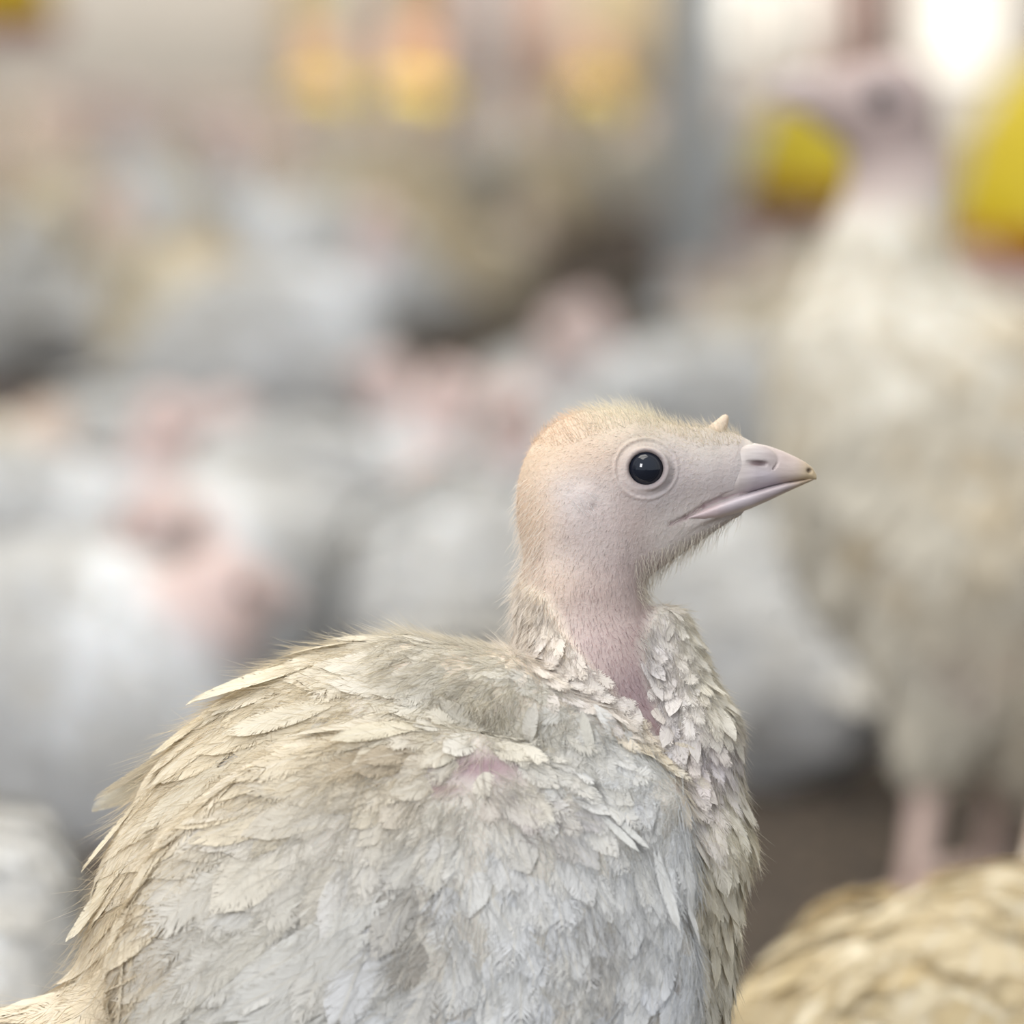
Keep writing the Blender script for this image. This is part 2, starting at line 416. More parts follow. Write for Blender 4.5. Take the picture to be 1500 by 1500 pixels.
# curtains of thin cloth hung in front of the wall
def curtain(a, b, y0, y1, rgb, label):
    m = N('curtain_cloth'); c = (*lin(rgb), 1)
    p = m.n('BsdfDiffuse', Color=c); t = m.n('BsdfTranslucent', Color=c)
    m.set(m.out.inputs[0], m.n('MixShader', i0=0.4, i1=p.outputs[0], i2=t.outputs[0]).outputs[0])
    x0, x1 = wx(a), wx(b); n = 40; V = []
    for i in range(n + 1):
        x = x0 + (x1 - x0) * i / n; y = WY - 0.12 + 0.03 * math.sin(i * 1.3)
        for z in (wz(y1), wz(y0)):
            for dy in (0, 0.006): V.append((x, y + dy, z))
    V = np.array(V); F = []
    for i in range(n):
        k = i * 4; F += [[k, k + 4, k + 6, k + 2], [k + 1, k + 3, k + 7, k + 5], [k + 2, k + 6, k + 7, k + 3], [k, k + 1, k + 5, k + 4]]
    F += [[0, 2, 3, 1], [n * 4, n * 4 + 1, n * 4 + 3, n * 4 + 2]]
    tag(mesh('curtain', V, [np.array(F)], m.m), label, 'curtain')
curtain(752, 858, -120, 175, (252, 238, 226), 'pale peach curtain on the far wall between the two grey posts, the left one')
curtain(884, 968, -120, 165, (252, 240, 212), 'yellowish cream curtain beside the thick grey post on far wall')
curtain(432, 510, -120, 220, (240, 222, 178), 'cream curtain strip behind the left yellow pan feeder')
curtain(560, 672, -120, 220, (232, 196, 176), 'pinkish curtain strip behind the middle pan feeder')
curtain(1226, 1300, -120, 200, (226, 208, 200), 'greyish pink curtain between the bright windows at right')

POSTM = plain('grey_post', (226, 231, 234), 0.6, 0.2, 6); REDP = plain('dull_red_post', (176, 112, 96), 0.7, 0.2, 6)
def post(px, wpx, d, mat, label, z1=3.0, flange=True):
    o = empty('support_post', (wx(px, d), d, 0)); tag(o, label, 'post')
    w = wpx / FPX * d / 2
    V, Q, T = cat([box(-w, w, -w, -w * 0.86, 0, z1), box(-w, w, w * 0.86, w, 0, z1), box(-w, -w * 0.86, -w * 0.86, w * 0.86, 0, z1), box(w * 0.86, w, -w * 0.86, w * 0.86, 0, z1)]); mesh('steel_section', V, [Q], mat, o, smooth=False)
    V, Q, T = box(-w * 1.6, w * 1.6, -w * 1.6, w * 1.6, 0, 0.02); mesh('base_plate', V, [Q], mat, o, smooth=False)
post(1012, 82, 8.6, POSTM, 'thick grey steel post rising from the bare dark floor behind the flock')
post(531, 36, 17, POSTM, 'thin pale grey post between the left and middle hanging pan feeders')
post(703, 44, 17, POSTM, 'pale grey post right of the middle hanging pan feeder')
post(868, 20, 20, REDP, 'thin dull red post between the two bright curtains')
post(745, 20, 20, REDP, 'thin dull red post at the left edge of the peach curtain')
post(1226, 16, 20, REDP, 'thin dull red post just right of the paired windows')

YEL = plain('yellow_plastic', (222, 196, 30), 0.45, 0.25, 8); RED = plain('red_plastic', (150, 28, 22), 0.4, 0.2, 8)
ORG = plain('orange_plastic', (236, 190, 160), 0.5); CRM = plain('cream_tube', (240, 226, 190), 0.5); CORD = plain('cord', (110, 108, 100), 0.8)
def bell_feeder(px, d, z, s, label):
    o = empty('bell_feeder', (wx(px, d), d, 0)); tag(o, label, 'feeder', 'yellow and red bell feeders')
    p = lathe([(0.001, z), (0.19 * s, z), (0.215 * s, z + 0.05 * s), (0.21 * s, z + 0.065 * s), (0.20 * s, z + 0.055 * s), (0.17 * s, z + 0.02 * s), (0.001, z + 0.02 * s)]); mesh('red_pan', p[0], [p[1]], RED, o)
    p = lathe([(0.185 * s, z + 0.055 * s), (0.19 * s, z + 0.07 * s), (0.178 * s, z + 0.14 * s), (0.15 * s, z + 0.24 * s), (0.105 * s, z + 0.32 * s), (0.05 * s, z + 0.36 * s), (0.001, z + 0.365 * s)]); mesh('yellow_bell', p[0], [p[1]], YEL, o)
    p = tube([(0, 0, z + 0.35 * s), (0, 0, 1.7), (0, 0, 3.0)], [0.006] * 3, 8); mesh('hanging_cord', p[0], [p[1], p[2]], CORD, o)
    p = lathe([(0.03 * s, z + 0.35 * s), (0.035 * s, z + 0.38 * s), (0.012 * s, z + 0.41 * s), (0.001, z + 0.41 * s)], 16); mesh('cap', p[0], [p[1]], RED, o)
    return o
bell_feeder(1190, 8.9, 0.225, 0.80, 'yellow bell feeder with red pan seen under the beak of the standing turkey')
bell_feeder(1555, 6.6, 0.195, 1.0, 'yellow bell feeder with dark red pan cut off by the right picture edge')
bell_feeder(-30, 9.5, 0.62, 1.0, 'yellow bell feeder hung high in the upper left corner')
def pan_feeder(px, d, label):
    o = empty('pan_feeder', (wx(px, d), d, 0)); tag(o, label, 'feeder', 'hanging pan feeders along the far line')
    p = lathe([(0.001, 0.38), (0.10, 0.38), (0.15, 0.42), (0.155, 0.52), (0.14, 0.515), (0.11, 0.45), (0.08, 0.55), (0.06, 0.57)], 28); mesh('yellow_pan', p[0], [p[1]], YEL, o)
    p = lathe([(0.09, 0.56), (0.10, 0.58), (0.095, 0.66), (0.075, 0.70), (0.07, 0.71)], 28); mesh('orange_cone', p[0], [p[1]], ORG, o)
    p = tube([(0, 0, 0.69), (0, 0, 1.2), (0, 0, 2.4)], [0.065] * 3, 14); mesh('drop_tube', p[0], [p[1], p[2]], CRM, o)
for px, d, lb in [(475, 17.5, 'hanging pan feeder with yellow pan, leftmost of the row, left of the thin pale post'), (604, 16.5, 'hanging pan feeder with yellow pan between the two pale grey posts'),
                  (868, 19.2, 'faint hanging pan feeder between the two bright curtains')]:
    pan_feeder(px, d, lb)
V, Q, T = tube([(-3.2, 17.2, 1.35), (0, 17.2, 1.35), (1.4, 17.2, 1.35)], [0.035] * 3, 12)

# ------------------------------------------------------------------ generic turkey (metres, facing +x), used for the whole flock
def make_turkey(pose, seed=1, hs=1.0, fine=1.0):
    """returns a dict of meshes for one pose. pose: c, pitch, neck pts, head dir, sit, legs"""
    cx, cz = pose['c']; pt = pose.get('pitch', 0.15); fw = np.array([math.cos(pt), 0, math.sin(pt)]); up = np.array([-math.sin(pt), 0, math.cos(pt)])
    c = np.array([cx, 0, cz]); R = pose.get('r', (0.150, 0.088, 0.105))
    neck = [np.array(q, float) for q in pose['neck']]; nr = pose['nr']; hd = unit(np.array(pose['head'], float)); H = neck[-1]
    hup = unit(np.array([0, 0, 1.0]) - hd * hd[2]); hside = np.cross(hup, hd)
    legs = pose.get('legs'); br = c + fw * 0.065 - up * 0.012; rump = c - fw * 0.11
    def body(P):
        d = ell(P, c, R, pt, (0, 2))
        d = smin(d, ell(P, br, pose.get('brr', (0.085, 0.078, 0.092)), pt, (0, 2)), 0.03)
        d = smin(d, cone(P, rump, rump - fw * 0.07 + up * 0.01, 0.05, 0.016, (1, 0.8, 1)), 0.03)
        for sy in (-1, 1):
            w = c - fw * 0.01 + up * 0.012 + np.array([0, sy * 0.062, 0])
            d = smin(d, ell(P, w, (0.125, 0.034, 0.074), pt + pose.get('wp', 0.12), (0, 2)), 0.012)
            if legs: d = smin(d, cone(P, c - up * 0.03 + np.array([0, sy * 0.045, 0]), legs[0 if sy < 0 else 1][0], 0.058, 0.017), 0.02)
        for i in range(len(neck) - 1):
            d = smin(d, cone(P, neck[i], neck[i + 1], nr[i], nr[i + 1]), 0.016)
        return d
    def head(P):
        d = cone(P, H, H + hd * 0.024, 0.0215 * hs, 0.0135 * hs, (1, 1, 1))
        d = smin(d, cone(P, H - hup * 0.008, H + hd * 0.026 - hup * 0.009, 0.016 * hs, 0.0075 * hs), 0.006)
        return d
    f = lambda P: smin(body(P), head(P), 0.010)
    allp = np.array([c, rump - fw * 0.09, br + fw * 0.08] + neck + [H + hd * 0.05])
    lo = allp.min(0) - 0.14; hi = allp.max(0) + 0.12; lo[2] = max(lo[2], -0.0); lo[1] = -0.15; hi[1] = 0.15
    if legs: lo[2] = 0.03
    st = 0.0062 / fine
    V, Q = surfnet(f, np.arange(lo[0], hi[0], st), np.arange(lo[1] + H[1] * 0, hi[1], st), np.arange(lo[2] - 0.01, hi[2], st))
    # colour: skin on the head and upper neck, off-white plumage below
    dH = np.linalg.norm(V - H, axis=1); skinr = pose.get('skin', 0.044)
    k = np.clip((dH - skinr) / 0.02, 0, 1)[:, None]
    wht = lin(pose.get('col', (226, 220, 208))); skc = lin(pose.get('skincol', (222, 202, 194)))
    k3 = np.clip((np.linalg.norm(V - H, axis=1) - 0.03) / 0.03, 0, 1)[:, None]; skc = skc * (1 - k3) + lin(pose.get('neckcol', pose.get('skincol', (222, 202, 194)))) * k3
    col = skc * (1 - k) + wht * k
    out = {}
    out['body'] = (V, Q, col)
    P = scatter(V, Q, 9000, pose.get('space', 0.015), seed)
    P = P[np.linalg.norm(P - H, axis=1) > skinr + 0.008]
    g = unit(grad(f, P, 0.002)); nk = np.array(neck[:-1]); r = np.random.default_rng(seed)
    T = np.tile(-fw, (len(P), 1)) + np.array([0, 0, -0.35])
    isn = (np.linalg.norm(P[:, None] - np.array(neck)[None], axis=2).min(1) < 0.062) & (P[:, 2] > c[2] + 0.02)
    T[isn] = unit(neck[0] - neck[-1]) * 1.0 + np.array([0.1, 0, -0.3])
    front = P[:, 0] > br[0] + 0.03; T[front & ~isn] = np.array([-0.25, 0, -1.0])
    T = T + r.normal(0, 0.16, T.shape)
    L = np.where(isn, 0.020, 0.036) * r.uniform(0.75, 1.3, len(P)) * pose.get('fs', 1); W = L * np.where(isn, 0.38, 0.40)
    rel = (P - c) @ up / R[2]
    tan = lin(pose.get('tan', (222, 200, 164))); mixf = np.clip(0.35 + 0.4 * rel + r.normal(0, 0.25, len(P)), 0, 1)[:, None] * pose.get('tanf', 0.7)
    fc = lin(pose.get('col', (236, 232, 222))) * (1 - mixf) + tan * mixf; fc = fc * r.uniform(0.88, 1.06, (len(P), 1))
    for sp_, sr, sc_ in pose.get('spots', []):
        k = np.exp(-((P - np.array(sp_)) ** 2).sum(1) / sr ** 2)[:, None] * 0.9; fc = fc * (1 - k) + lin(sc_) * k
    F = lambda m, sd, **kw: feathers(f, P[m], T[m], L[m], W[m], L[m] * pose.get('lift', 0.16), fc[m], 0.002, ns=5, nw=3, base=-0.001, seed=sd, **kw)
    wside = (P - c) @ up; wf = (P - c) @ fw
    inw = (np.abs(P[:, 1]) > 0.058) & (np.abs(wside - 0.01) < 0.078) & (np.abs(wf) < 0.13) & ~isn
    out['plumage'] = F(~inw, seed + 1)
    for sy, nm in ((-1, 'wing_r'), (1, 'wing_l')):
        m = inw & (np.sign(P[:, 1]) == sy); parts = [F(m, seed + 2)]
        n = 9; s = np.linspace(0, 1, n)                      # long flight feathers along the wing's lower rear
        p0 = c + fw * (0.03 - 0.07 * s)[:, None] + up * (-0.045 + 0.05 * s)[:, None] + np.array([0, sy * 0.088, 0])
        p0 = project(f, p0, 0.003, 0.002); t0 = np.tile(-fw - up * 0.12, (n, 1)) + np.array([0, -sy * 0.12, 0])
        parts.append(feathers(f, p0, t0, np.full(n, 0.105), np.full(n, 0.013), np.full(n, 0.006), np.tile(fc.mean(0), (n, 1)), 0.002, ns=6, nw=3, seed=seed))
        out[nm] = join(parts)
    n = 11; s = np.linspace(-1, 1, n)                        # tail fan
    flat = lambda P: P[0] * up[0] + P[1] * 0.0 + P[2] * up[2] - (rump @ up + 0.012)
    p0 = rump - fw * 0.03 + np.stack([0 * s, s * 0.02, 0 * s], 1); t0 = np.tile(-fw, (n, 1)) + np.stack([0 * s, s * 0.45, 0 * s], 1)
    tcol = np.tile(tan * 0.45 + fc.mean(0) * 0.55, (n, 1))
    out['tail'] = feathers(flat, p0, t0, np.full(n, pose.get('tail', 0.12)), np.full(n, 0.016), np.abs(s) * -0.01 + 0.004, tcol, 0.002, ns=6, nw=3, seed=seed)
    # beak
    B = H + hd * 0.030 * hs; items = []
    V1, q1, t1 = tube([B - hd * 0.006 + hup * 0.003, B + hd * 0.006 + hup * 0.004, B + hd * 0.016 + hup * 0.001, B + hd * 0.022 - hup * 0.003, B + hd * 0.024 - hup * 0.007], [0.010, 0.0085, 0.006, 0.003, 0.0006], 12)
    V2, q2, t2 = tube([B - hd * 0.006 - hup * 0.006, B + hd * 0.006 - hup * 0.005, B + hd * 0.015 - hup * 0.006, B + hd * 0.020 - hup * 0.007], [0.007, 0.0055, 0.0035, 0.0006], 12)
    out['beak'] = cat([(V1, q1, t1), (V2, q2, t2)])
    out['eyes'] = []
    for sy in (-1, 1):
        e = H + hd * 0.013 + hup * 0.005; p = (e + hside * sy * 0.04)[None]
        p = project(f, p, 0, 0.001, 6)[0]; e2 = p - hside * sy * 0.0030
        out['eyes'].append(sphere(e2, pose.get('eye', 0.0058), 14, 8))
    out['snood'] = tube([H + hd * 0.024 + hup * 0.010, H + hd * 0.027 + hup * 0.016, H + hd * 0.030 + hup * 0.021], [0.004, 0.003, 0.0006], 8)
    out['legs'] = []
    if legs:
        for hk, an, ft in legs:
            out['legs'].append(leg_mesh(hk, an, ft))
    return out

def leg_mesh(hk, ankle, toe_dir, rs=0.0085):
    hk = np.array(hk, float); ankle = np.array(ankle, float)
    shank = tube([hk + [0, 0, 0.012], hk, hk * 0.7 + ankle * 0.3, hk * 0.3 + ankle * 0.7, ankle], [rs * 1.15, rs * 1.35, rs * 1.0, rs * 0.92, rs * 1.15], 12)
    t = math.atan2(toe_dir[1], toe_dir[0]); toes = [sphere(ankle, rs * 1.25, 12, 8)]; claws = []
    for a, L in ((-0.5, 0.042), (0, 0.052), (0.5, 0.044), (PI, 0.018)):
        d = np.array([math.cos(t + a), math.sin(t + a), 0]); z = np.array([0, 0, 1.0]); g = ankle * [1, 1, 0]
        toes.append(tube([ankle, g + d * L * 0.4 + z * 0.0085, g + d * L * 0.75 + z * 0.006, g + d * L + z * 0.005], [rs * 0.8, rs * 0.72, rs * 0.6, rs * 0.4], 8))
        claws.append(tube([g + d * (L - 0.002) + z * 0.006, g + d * (L + 0.006) + z * 0.005, g + d * (L + 0.011) + z * 0.001], [rs * 0.36, rs * 0.26, rs * 0.05], 6))
    return shank, cat(toes), cat(claws)

def assemble(tk, name='turkey', fm=None):
    o = empty(name, (0, 0, 0))
    V, Q, col = tk['body']; mesh('body', V, [Q], SKIN, o, col=col)
    for nm in ('plumage', 'wing_r', 'wing_l', 'tail'):
        V, F, U, R, C = tk[nm]; mesh(nm.split('_')[0], V, [F], fm or FEATHER_FAR, o, col=C, uv=U, rnd=R)
    V, q, t = tk['beak']; mesh('beak', V, [q, t], BEAKM, o, col=np.tile(lin((196, 180, 176)), (len(V), 1)))
    for e in tk['eyes']: mesh('eye', e[0], [e[1]], EYEM, o)
    V, q, t = tk['snood']; mesh('snood', V, [q, t], SKIN, o, col=np.tile(lin((216, 190, 180)), (len(V), 1)))
    for sh, toes, cl in tk['legs']:
        l = mesh('leg', sh[0], [sh[1], sh[2]], LEGM, o)
        ft = mesh('foot', toes[0], [toes[1], toes[2]], LEGM, l); 
    return o

def copy_tree(o, parent=None):
    c = o.copy(); COL.objects.link(c); c.parent = parent
    for ch in o.children: copy_tree(ch, c)
    return c

stand_legs = [((-0.02, -0.038, 0.105), (0.005, -0.038, 0.012), (1, -0.1)), ((-0.02, 0.038, 0.105), (0.01, 0.038, 0.012), (1, 0.1))]
POSES = {
 'stand': dict(c=(0, 0.235), pitch=0.30, neck=[(0.11, 0, 0.29), (0.145, 0, 0.345), (0.15, 0, 0.40), (0.155, 0, 0.435)], nr=[0.045, 0.030, 0.022, 0.021], head=(1, 0, -0.05), legs=stand_legs),
 'alert': dict(c=(0, 0.245), pitch=0.55, neck=[(0.085, 0, 0.32), (0.11, 0, 0.38), (0.105, 0, 0.44), (0.11, 0, 0.475)], nr=[0.045, 0.030, 0.022, 0.021], head=(0.75, 0.6, 0.05), legs=stand_legs),
 'feed': dict(c=(0, 0.225), pitch=-0.10, neck=[(0.13, 0, 0.23), (0.19, 0, 0.22), (0.225, 0, 0.17), (0.235, 0, 0.125)], nr=[0.045, 0.030, 0.022, 0.021], head=(0.45, 0, -1), legs=stand_legs),
 'sit': dict(c=(0, 0.095), pitch=0.08, neck=[(0.11, 0, 0.125), (0.145, 0, 0.165), (0.15, 0, 0.20), (0.155, 0, 0.225)], nr=[0.045, 0.030, 0.023, 0.021], head=(1, 0, -0.05)),
 'rest': dict(c=(0, 0.093), pitch=0.05, neck=[(0.10, 0, 0.125), (0.125, 0.01, 0.15), (0.13, 0.015, 0.165), (0.135, 0.02, 0.175)], nr=[0.05, 0.036, 0.026, 0.022], head=(0.6, 0.7, -0.25)),
 'look': dict(c=(0, 0.235), pitch=0.22, neck=[(0.11, 0, 0.28), (0.145, 0, 0.325), (0.15, 0, 0.37), (0.15, -0.005, 0.395)], nr=[0.046, 0.031, 0.023, 0.021], head=(0.35, -0.9, -0.1), legs=stand_legs),
}
TONES = {'white': dict(col=(216, 217, 218), tan=(208, 200, 184), tanf=0.4), 'off-white': dict(col=(216, 209, 194), tan=(204, 188, 160), tanf=0.6), 'cream': dict(col=(214, 203, 180), tan=(200, 178, 140), tanf=0.7)}
PROTO = {}
def proto(pose, tone):
    if (pose, tone) not in PROTO:
        sp = dict(POSES[pose]); sp.update(TONES[tone]); sp['skincol'] = (212, 189, 183) if tone == 'white' else (209, 187, 172)
        PROTO[(pose, tone)] = [make_turkey(sp, seed=len(PROTO) * 7 + 3), None]
    return PROTO[(pose, tone)]
def place(pose, tone, px, d, deg, label, group=None, scale=1.0):
    """a bird whose body centre stands at distance d under picture column px; deg 0 faces right, 90 away"""
    pr = proto(pose, tone)
    if pr[1] is None: pr[1] = assemble(pr[0]); o = pr[1]
    else: o = copy_tree(pr[1])
    o.location = (wx(px, d), d, 0); o.rotation_euler = (0, 0, math.radians(deg)); o.scale = (scale,) * 3
    for k in ('group',):
        if k in o: del o[k]
    tag(o, label, 'turkey', group)
    return o

# ------------------------------------------------------------------ the tall turkey standing at right, behind the sharp one
tall = dict(c=(-0.008, 0.205), pitch=1.12, r=(0.148, 0.086, 0.090), brr=(0.085, 0.072, 0.072), wp=0.0, neck=[(0.052, 0, 0.31), (0.046, 0, 0.352), (0.038, 0, 0.392), (0.049, 0, 0.433)], nr=[0.052, 0.032, 0.024, 0.0215],
            head=(1, -0.12, 0.16), legs=[((-0.044, -0.036, 0.092), (-0.034, -0.036, 0.012), (1, -0.1)), ((0.032, 0.036, 0.092), (0.042, 0.036, 0.012), (1, 0.1))],
            eye=0.0080, skin=0.050, skincol=(178, 160, 156), neckcol=(212, 196, 188), col=(222, 216, 202), tan=(220, 200, 164), tanf=0.7, space=0.0125, tail=0.10,
            spots=[((0.034, 0.085, 0.178), 0.016, (150, 96, 90)), ((0.048, 0.078, 0.194), 0.010, (168, 142, 104)), ((0.060, 0.07, 0.206), 0.010, (172, 150, 112)), ((0.073, 0.062, 0.218), 0.010, (176, 154, 118)), ((0.086, 0.05, 0.23), 0.010, (180, 160, 124))])
tt = assemble(make_turkey(tall, seed=91, hs=1.3, fine=1.3))
tt.location = (wx(1415, 2.4), 2.4, 0); tt.rotation_euler = (0, 0, math.radians(197)); tt.scale = (1.13,) * 3
tag(tt, 'tall cream turkey standing upright at right, neck stretched and beak pointing left', 'turkey', 'white turkeys of the flock')

# ------------------------------------------------------------------ the flock, hand placed birds first
G = 'white turkeys of the flock'
for px, d, deg, tn, sc, lb in [(1462, 1.49, 66, 'cream', 0.99, 'cream turkey lying in the lower right corner, only its ruffled back in view'), (-200, 1.70, 95, 'white', 1.0, 'whitish turkey back cut off by the left edge near the bottom corner')]:
    sp = dict(POSES['sit']); sp.update(TONES[tn]); sp.update(space=0.0098, fs=1.1, lift=0.10, skincol=(216, 196, 180))
    if tn == 'cream': sp.update(col=(232, 222, 198), tan=(222, 202, 158))
    o = assemble(make_turkey(sp, seed=51, fine=1.2), fm=FEATHER); o.location = (wx(px, d), d, 0); o.rotation_euler = (0, 0, math.radians(deg)); o.scale = (sc,) * 3
    tag(o, lb, 'turkey', G)
place('rest', 'white', 80, 2.66, 322, 'large white turkey lying at left beyond the sharp one, reddish head turned to the camera', G)
place('rest', 'white', 345, 3.15, 240, 'white turkey lying with its head low, just behind the large white one at left', G)
place('sit', 'white', 1085, 2.88, 122, 'white turkey lying between the sharp turkey\'s throat and the tall standing one', G)
place('rest', 'white', 668, 3.14, 92, 'white turkey lying right behind the sharp turkey\'s back', G)
place('sit', 'cream', 1285, 3.35, 80, 'dim cream turkey lying behind the tall standing turkey\'s legs', G)
place('sit', 'white', 410, 3.62, 10, 'white turkey lying with head up, second row behind the sharp turkey\'s back', G)
place('sit', 'white', 835, 3.60, 250, 'white turkey lying behind the nape of the sharp turkey', G)
place('sit', 'white', -20, 3.35, 350, 'white turkey lying at the left edge behind the large one', G)
place('sit', 'white', 800, 4.60, 275, 'white turkey lying at the near edge of the bare patch, pinkish head facing us', G)
place('sit', 'white', 1045, 4.85, 185, 'white turkey lying at the bare patch\'s near edge, rounded back below the grey post', G)
place('stand', 'white', 490, 5.7, 195, 'greyish white turkey standing with a big rounded rump left of the bare floor patch', G, 1.0)
place('stand', 'cream', 812, 9.6, 80, 'cream turkey standing at the far side of the bare floor patch, seen from behind', G, 1.05)
place('sit', 'white', 1220, 7.2, 190, 'white turkey lying on the litter below the yellow bell feeder', G)
place('alert', 'white', 1098, 10.6, 85, 'pale turkey standing left of the yellow bell feeder with the red pan', G)
place('alert', 'white', 235, 6.4, 250, 'white turkey standing upright in the left half, chest towards the camera', G)
SEG = []
def seg(o, sc=1.0):
    a = o[2]; c = np.array(o[:2]); h = np.array([math.cos(a), math.sin(a)]); return c - h * 0.18 * sc, c + h * 0.11 * sc
for o in COL.objects:
    if o.get('category') == 'turkey': SEG.append(seg((o.location.x, o.location.y, o.rotation_euler.z)))
    if o.get('category') in ('feeder', 'post') and o.name.startswith(('bell', 'support')): q = np.array([o.location.x, o.location.y]); SEG.append((q - 0.03, q + 0.03))
def far_enough(s, t, m):
    u = np.linspace(0, 1, 5)[:, None]; A = s[0] + (s[1] - s[0]) * u; B = t[0] + (t[1] - t[0]) * u
    return ((A[:, None] - B[None]) ** 2).sum(2).min() > m * m
r = random.Random(12); n = 0
for it in range(26000):
    d = 2.95 + 16 * r.random() ** 0.8; px = r.uniform(-130, 1640); x = wx(px, d)
    if 680 < px < 1150 and 4.3 < d < 11.2: continue
    if px > 1120 and d > 11 or 540 < px < 770 and 4.2 < d < 8: continue
    if 940 < px and d < 4.3: continue
    if d > 16.2 and 430 < px < 900: continue
    h = r.uniform(0, 2 * PI); s = seg((x, d, h)); m = 0.175 if d < 7 else 0.205
    if any(abs(t[0][1] - d) < 0.6 and not far_enough(s, t, m) for t in SEG): continue
    SEG.append(s); n += 1
    pose = r.choice(['sit', 'sit', 'rest', 'sit', 'rest', 'look'] if d < 4.6 else ['stand', 'sit', 'rest', 'look', 'alert', 'stand', 'feed'] if d < 8 else ['stand', 'alert', 'look', 'stand'])
    if px > 1000 and d < 9 and pose not in ('sit', 'rest'): pose = r.choice(['sit', 'rest'])
    if 600 < px < 700 and 5 < d < 9: pose = 'sit'
    tone = r.choices(['white', 'off-white', 'cream'], [0.7, 0.22, 0.08] if d < 4.8 else [0.14, 0.41, 0.45])[0]
    where = 'left' if px < 500 else 'middle' if px < 1000 else 'right'
    row = 'front rows' if d < 4.6 else 'middle rows' if d < 8 else 'far rows'
    act = 'lying' if pose in ('sit', 'rest') else 'pecking' if pose == 'feed' else 'standing'
    g = '%s turkeys %s in the %s on the %s' % (tone, act, row, where)
    place(pose, tone, px, d, math.degrees(h), 'blurred %s turkey %s in the %s of the flock, picture\'s %s' % (tone, act, row, where), g, r.uniform(0.9, 1.04))
print('FLOCK', n)

# ------------------------------------------------------------------ the sharp turkey in the foreground
# modelled in its own frame: x to its front, y down, w towards its far flank; 1 unit = 0.207 mm
S = D0 / FPX
Fv = np.array([0, math.cos(PITCH), -math.sin(PITCH)]); Uv = np.array([0, math.sin(PITCH), math.cos(PITCH)]); Rv = np.array([1.0, 0, 0])
C0 = np.array([0, 0, CH]) + Fv * D0
BASE = np.array([-0.03, 1.20, 0.0])
def W_(V):
    V = np.asarray(V, float); return C0 + Rv * ((V[:, 0:1] - 750) * S) + Uv * ((750 - V[:, 1:2]) * S) + Fv * (V[:, 2:3] * S) - BASE

def f_trunk(P):
    d = ell(P, (582, 1455, 0), (450, 516, 240))
    d = smin(d, ell(P, (850, 1345, 0), (225, 325, 160)), 60)
    d = smin(d, cone(P, (240, 1560, 0), (-160, 1600, 0), 130, 60, (1, 1, 0.8)), 80)
    for sg in (-1, 1):
        wv = ell(P, (600, 1440, sg * 165), (418, 385, 105), -0.12)
        d = smin(d, wv, 7)
        arc = [(600, 990, 70, 60), (740, 1012, 100, 58), (858, 1088, 122, 56), (942, 1178, 132, 56), (962, 1290, 130, 60)]
        for a, b in zip(arc[:-1], arc[1:]):
            d = smin(d, cone(P, (a[0], a[1], sg * a[2]), (b[0], b[1], sg * b[2]), a[3], b[3]), 10)
    rf = cone(P, (972, 930, 0), (1000, 1080, 0), 42, 78, (1, 1, 0.9))
    rf = smin(rf, cone(P, (1000, 1080, 0), (1005, 1240, 0), 78, 86, (1, 1, 0.8)), 20)
    rf = smin(rf, cone(P, (1005, 1240, 0), (925, 1460, 0), 86, 90, (1, 1, 0.7)), 20)
    d = smin(d, rf, 24)
    nk = cone(P, (862, 770, 0), (850, 885, 0), 90, 88, (1, 1, 1.18))
    nk = smin(nk, cone(P, (850, 885, 0), (868, 1000, 0), 88, 106, (1, 1, 1.1)), 20)
    nk = smin(nk, cone(P, (868, 1000, 0), (900, 1200, 0), 106, 150, (1, 1, 1.0)), 30)
    return smin(d, nk, 22)
def f_head(P):
    d = ell(P, (882, 702, 0), (116, 102, 74))
    d = smin(d, ell(P, (842, 752, 0), (84, 100, 70)), 30)
    d = smin(d, cone(P, (935, 695, 0), (1058, 688, 0), 86, 52, (1, 1, 1.42)), 26)
    d = smin(d, cone(P, (1040, 660, 0), (1088, 668, 0), 30, 20, (1, 1, 1.3)), 22)
    d = smin(d, cone(P, (900, 782, 0), (1068, 737, 0), 84, 24, (1, 1, 1.4)), 26)
    return d
def root_w(x, y, f):
    w = np.linspace(-200, 0, 401); P = [np.full(401, float(x)), np.full(401, float(y)), w]; d = f(P)
    i = np.argmax(d < 0); return float(w[i])
f_hn = lambda P: smin(f_head(P), f_trunk(P), 18)
EX, EY = 944, 687; EW = root_w(EX, EY, f_hn)
mouth = [(980, 768), (1003, 758), (1030, 742), (1062, 728), (1098, 718)]
MW = [root_w(x, y, f_head) if x < 1090 else -30 for x, y in mouth]
def torus(P, c, R, r, sw=1.0):
    q = np.sqrt((P[0] - c[0]) ** 2 + ((P[1] - c[1]) * sw) ** 2 + 1e-9) - R; return np.sqrt(q * q + (P[2] - c[2]) ** 2) - r
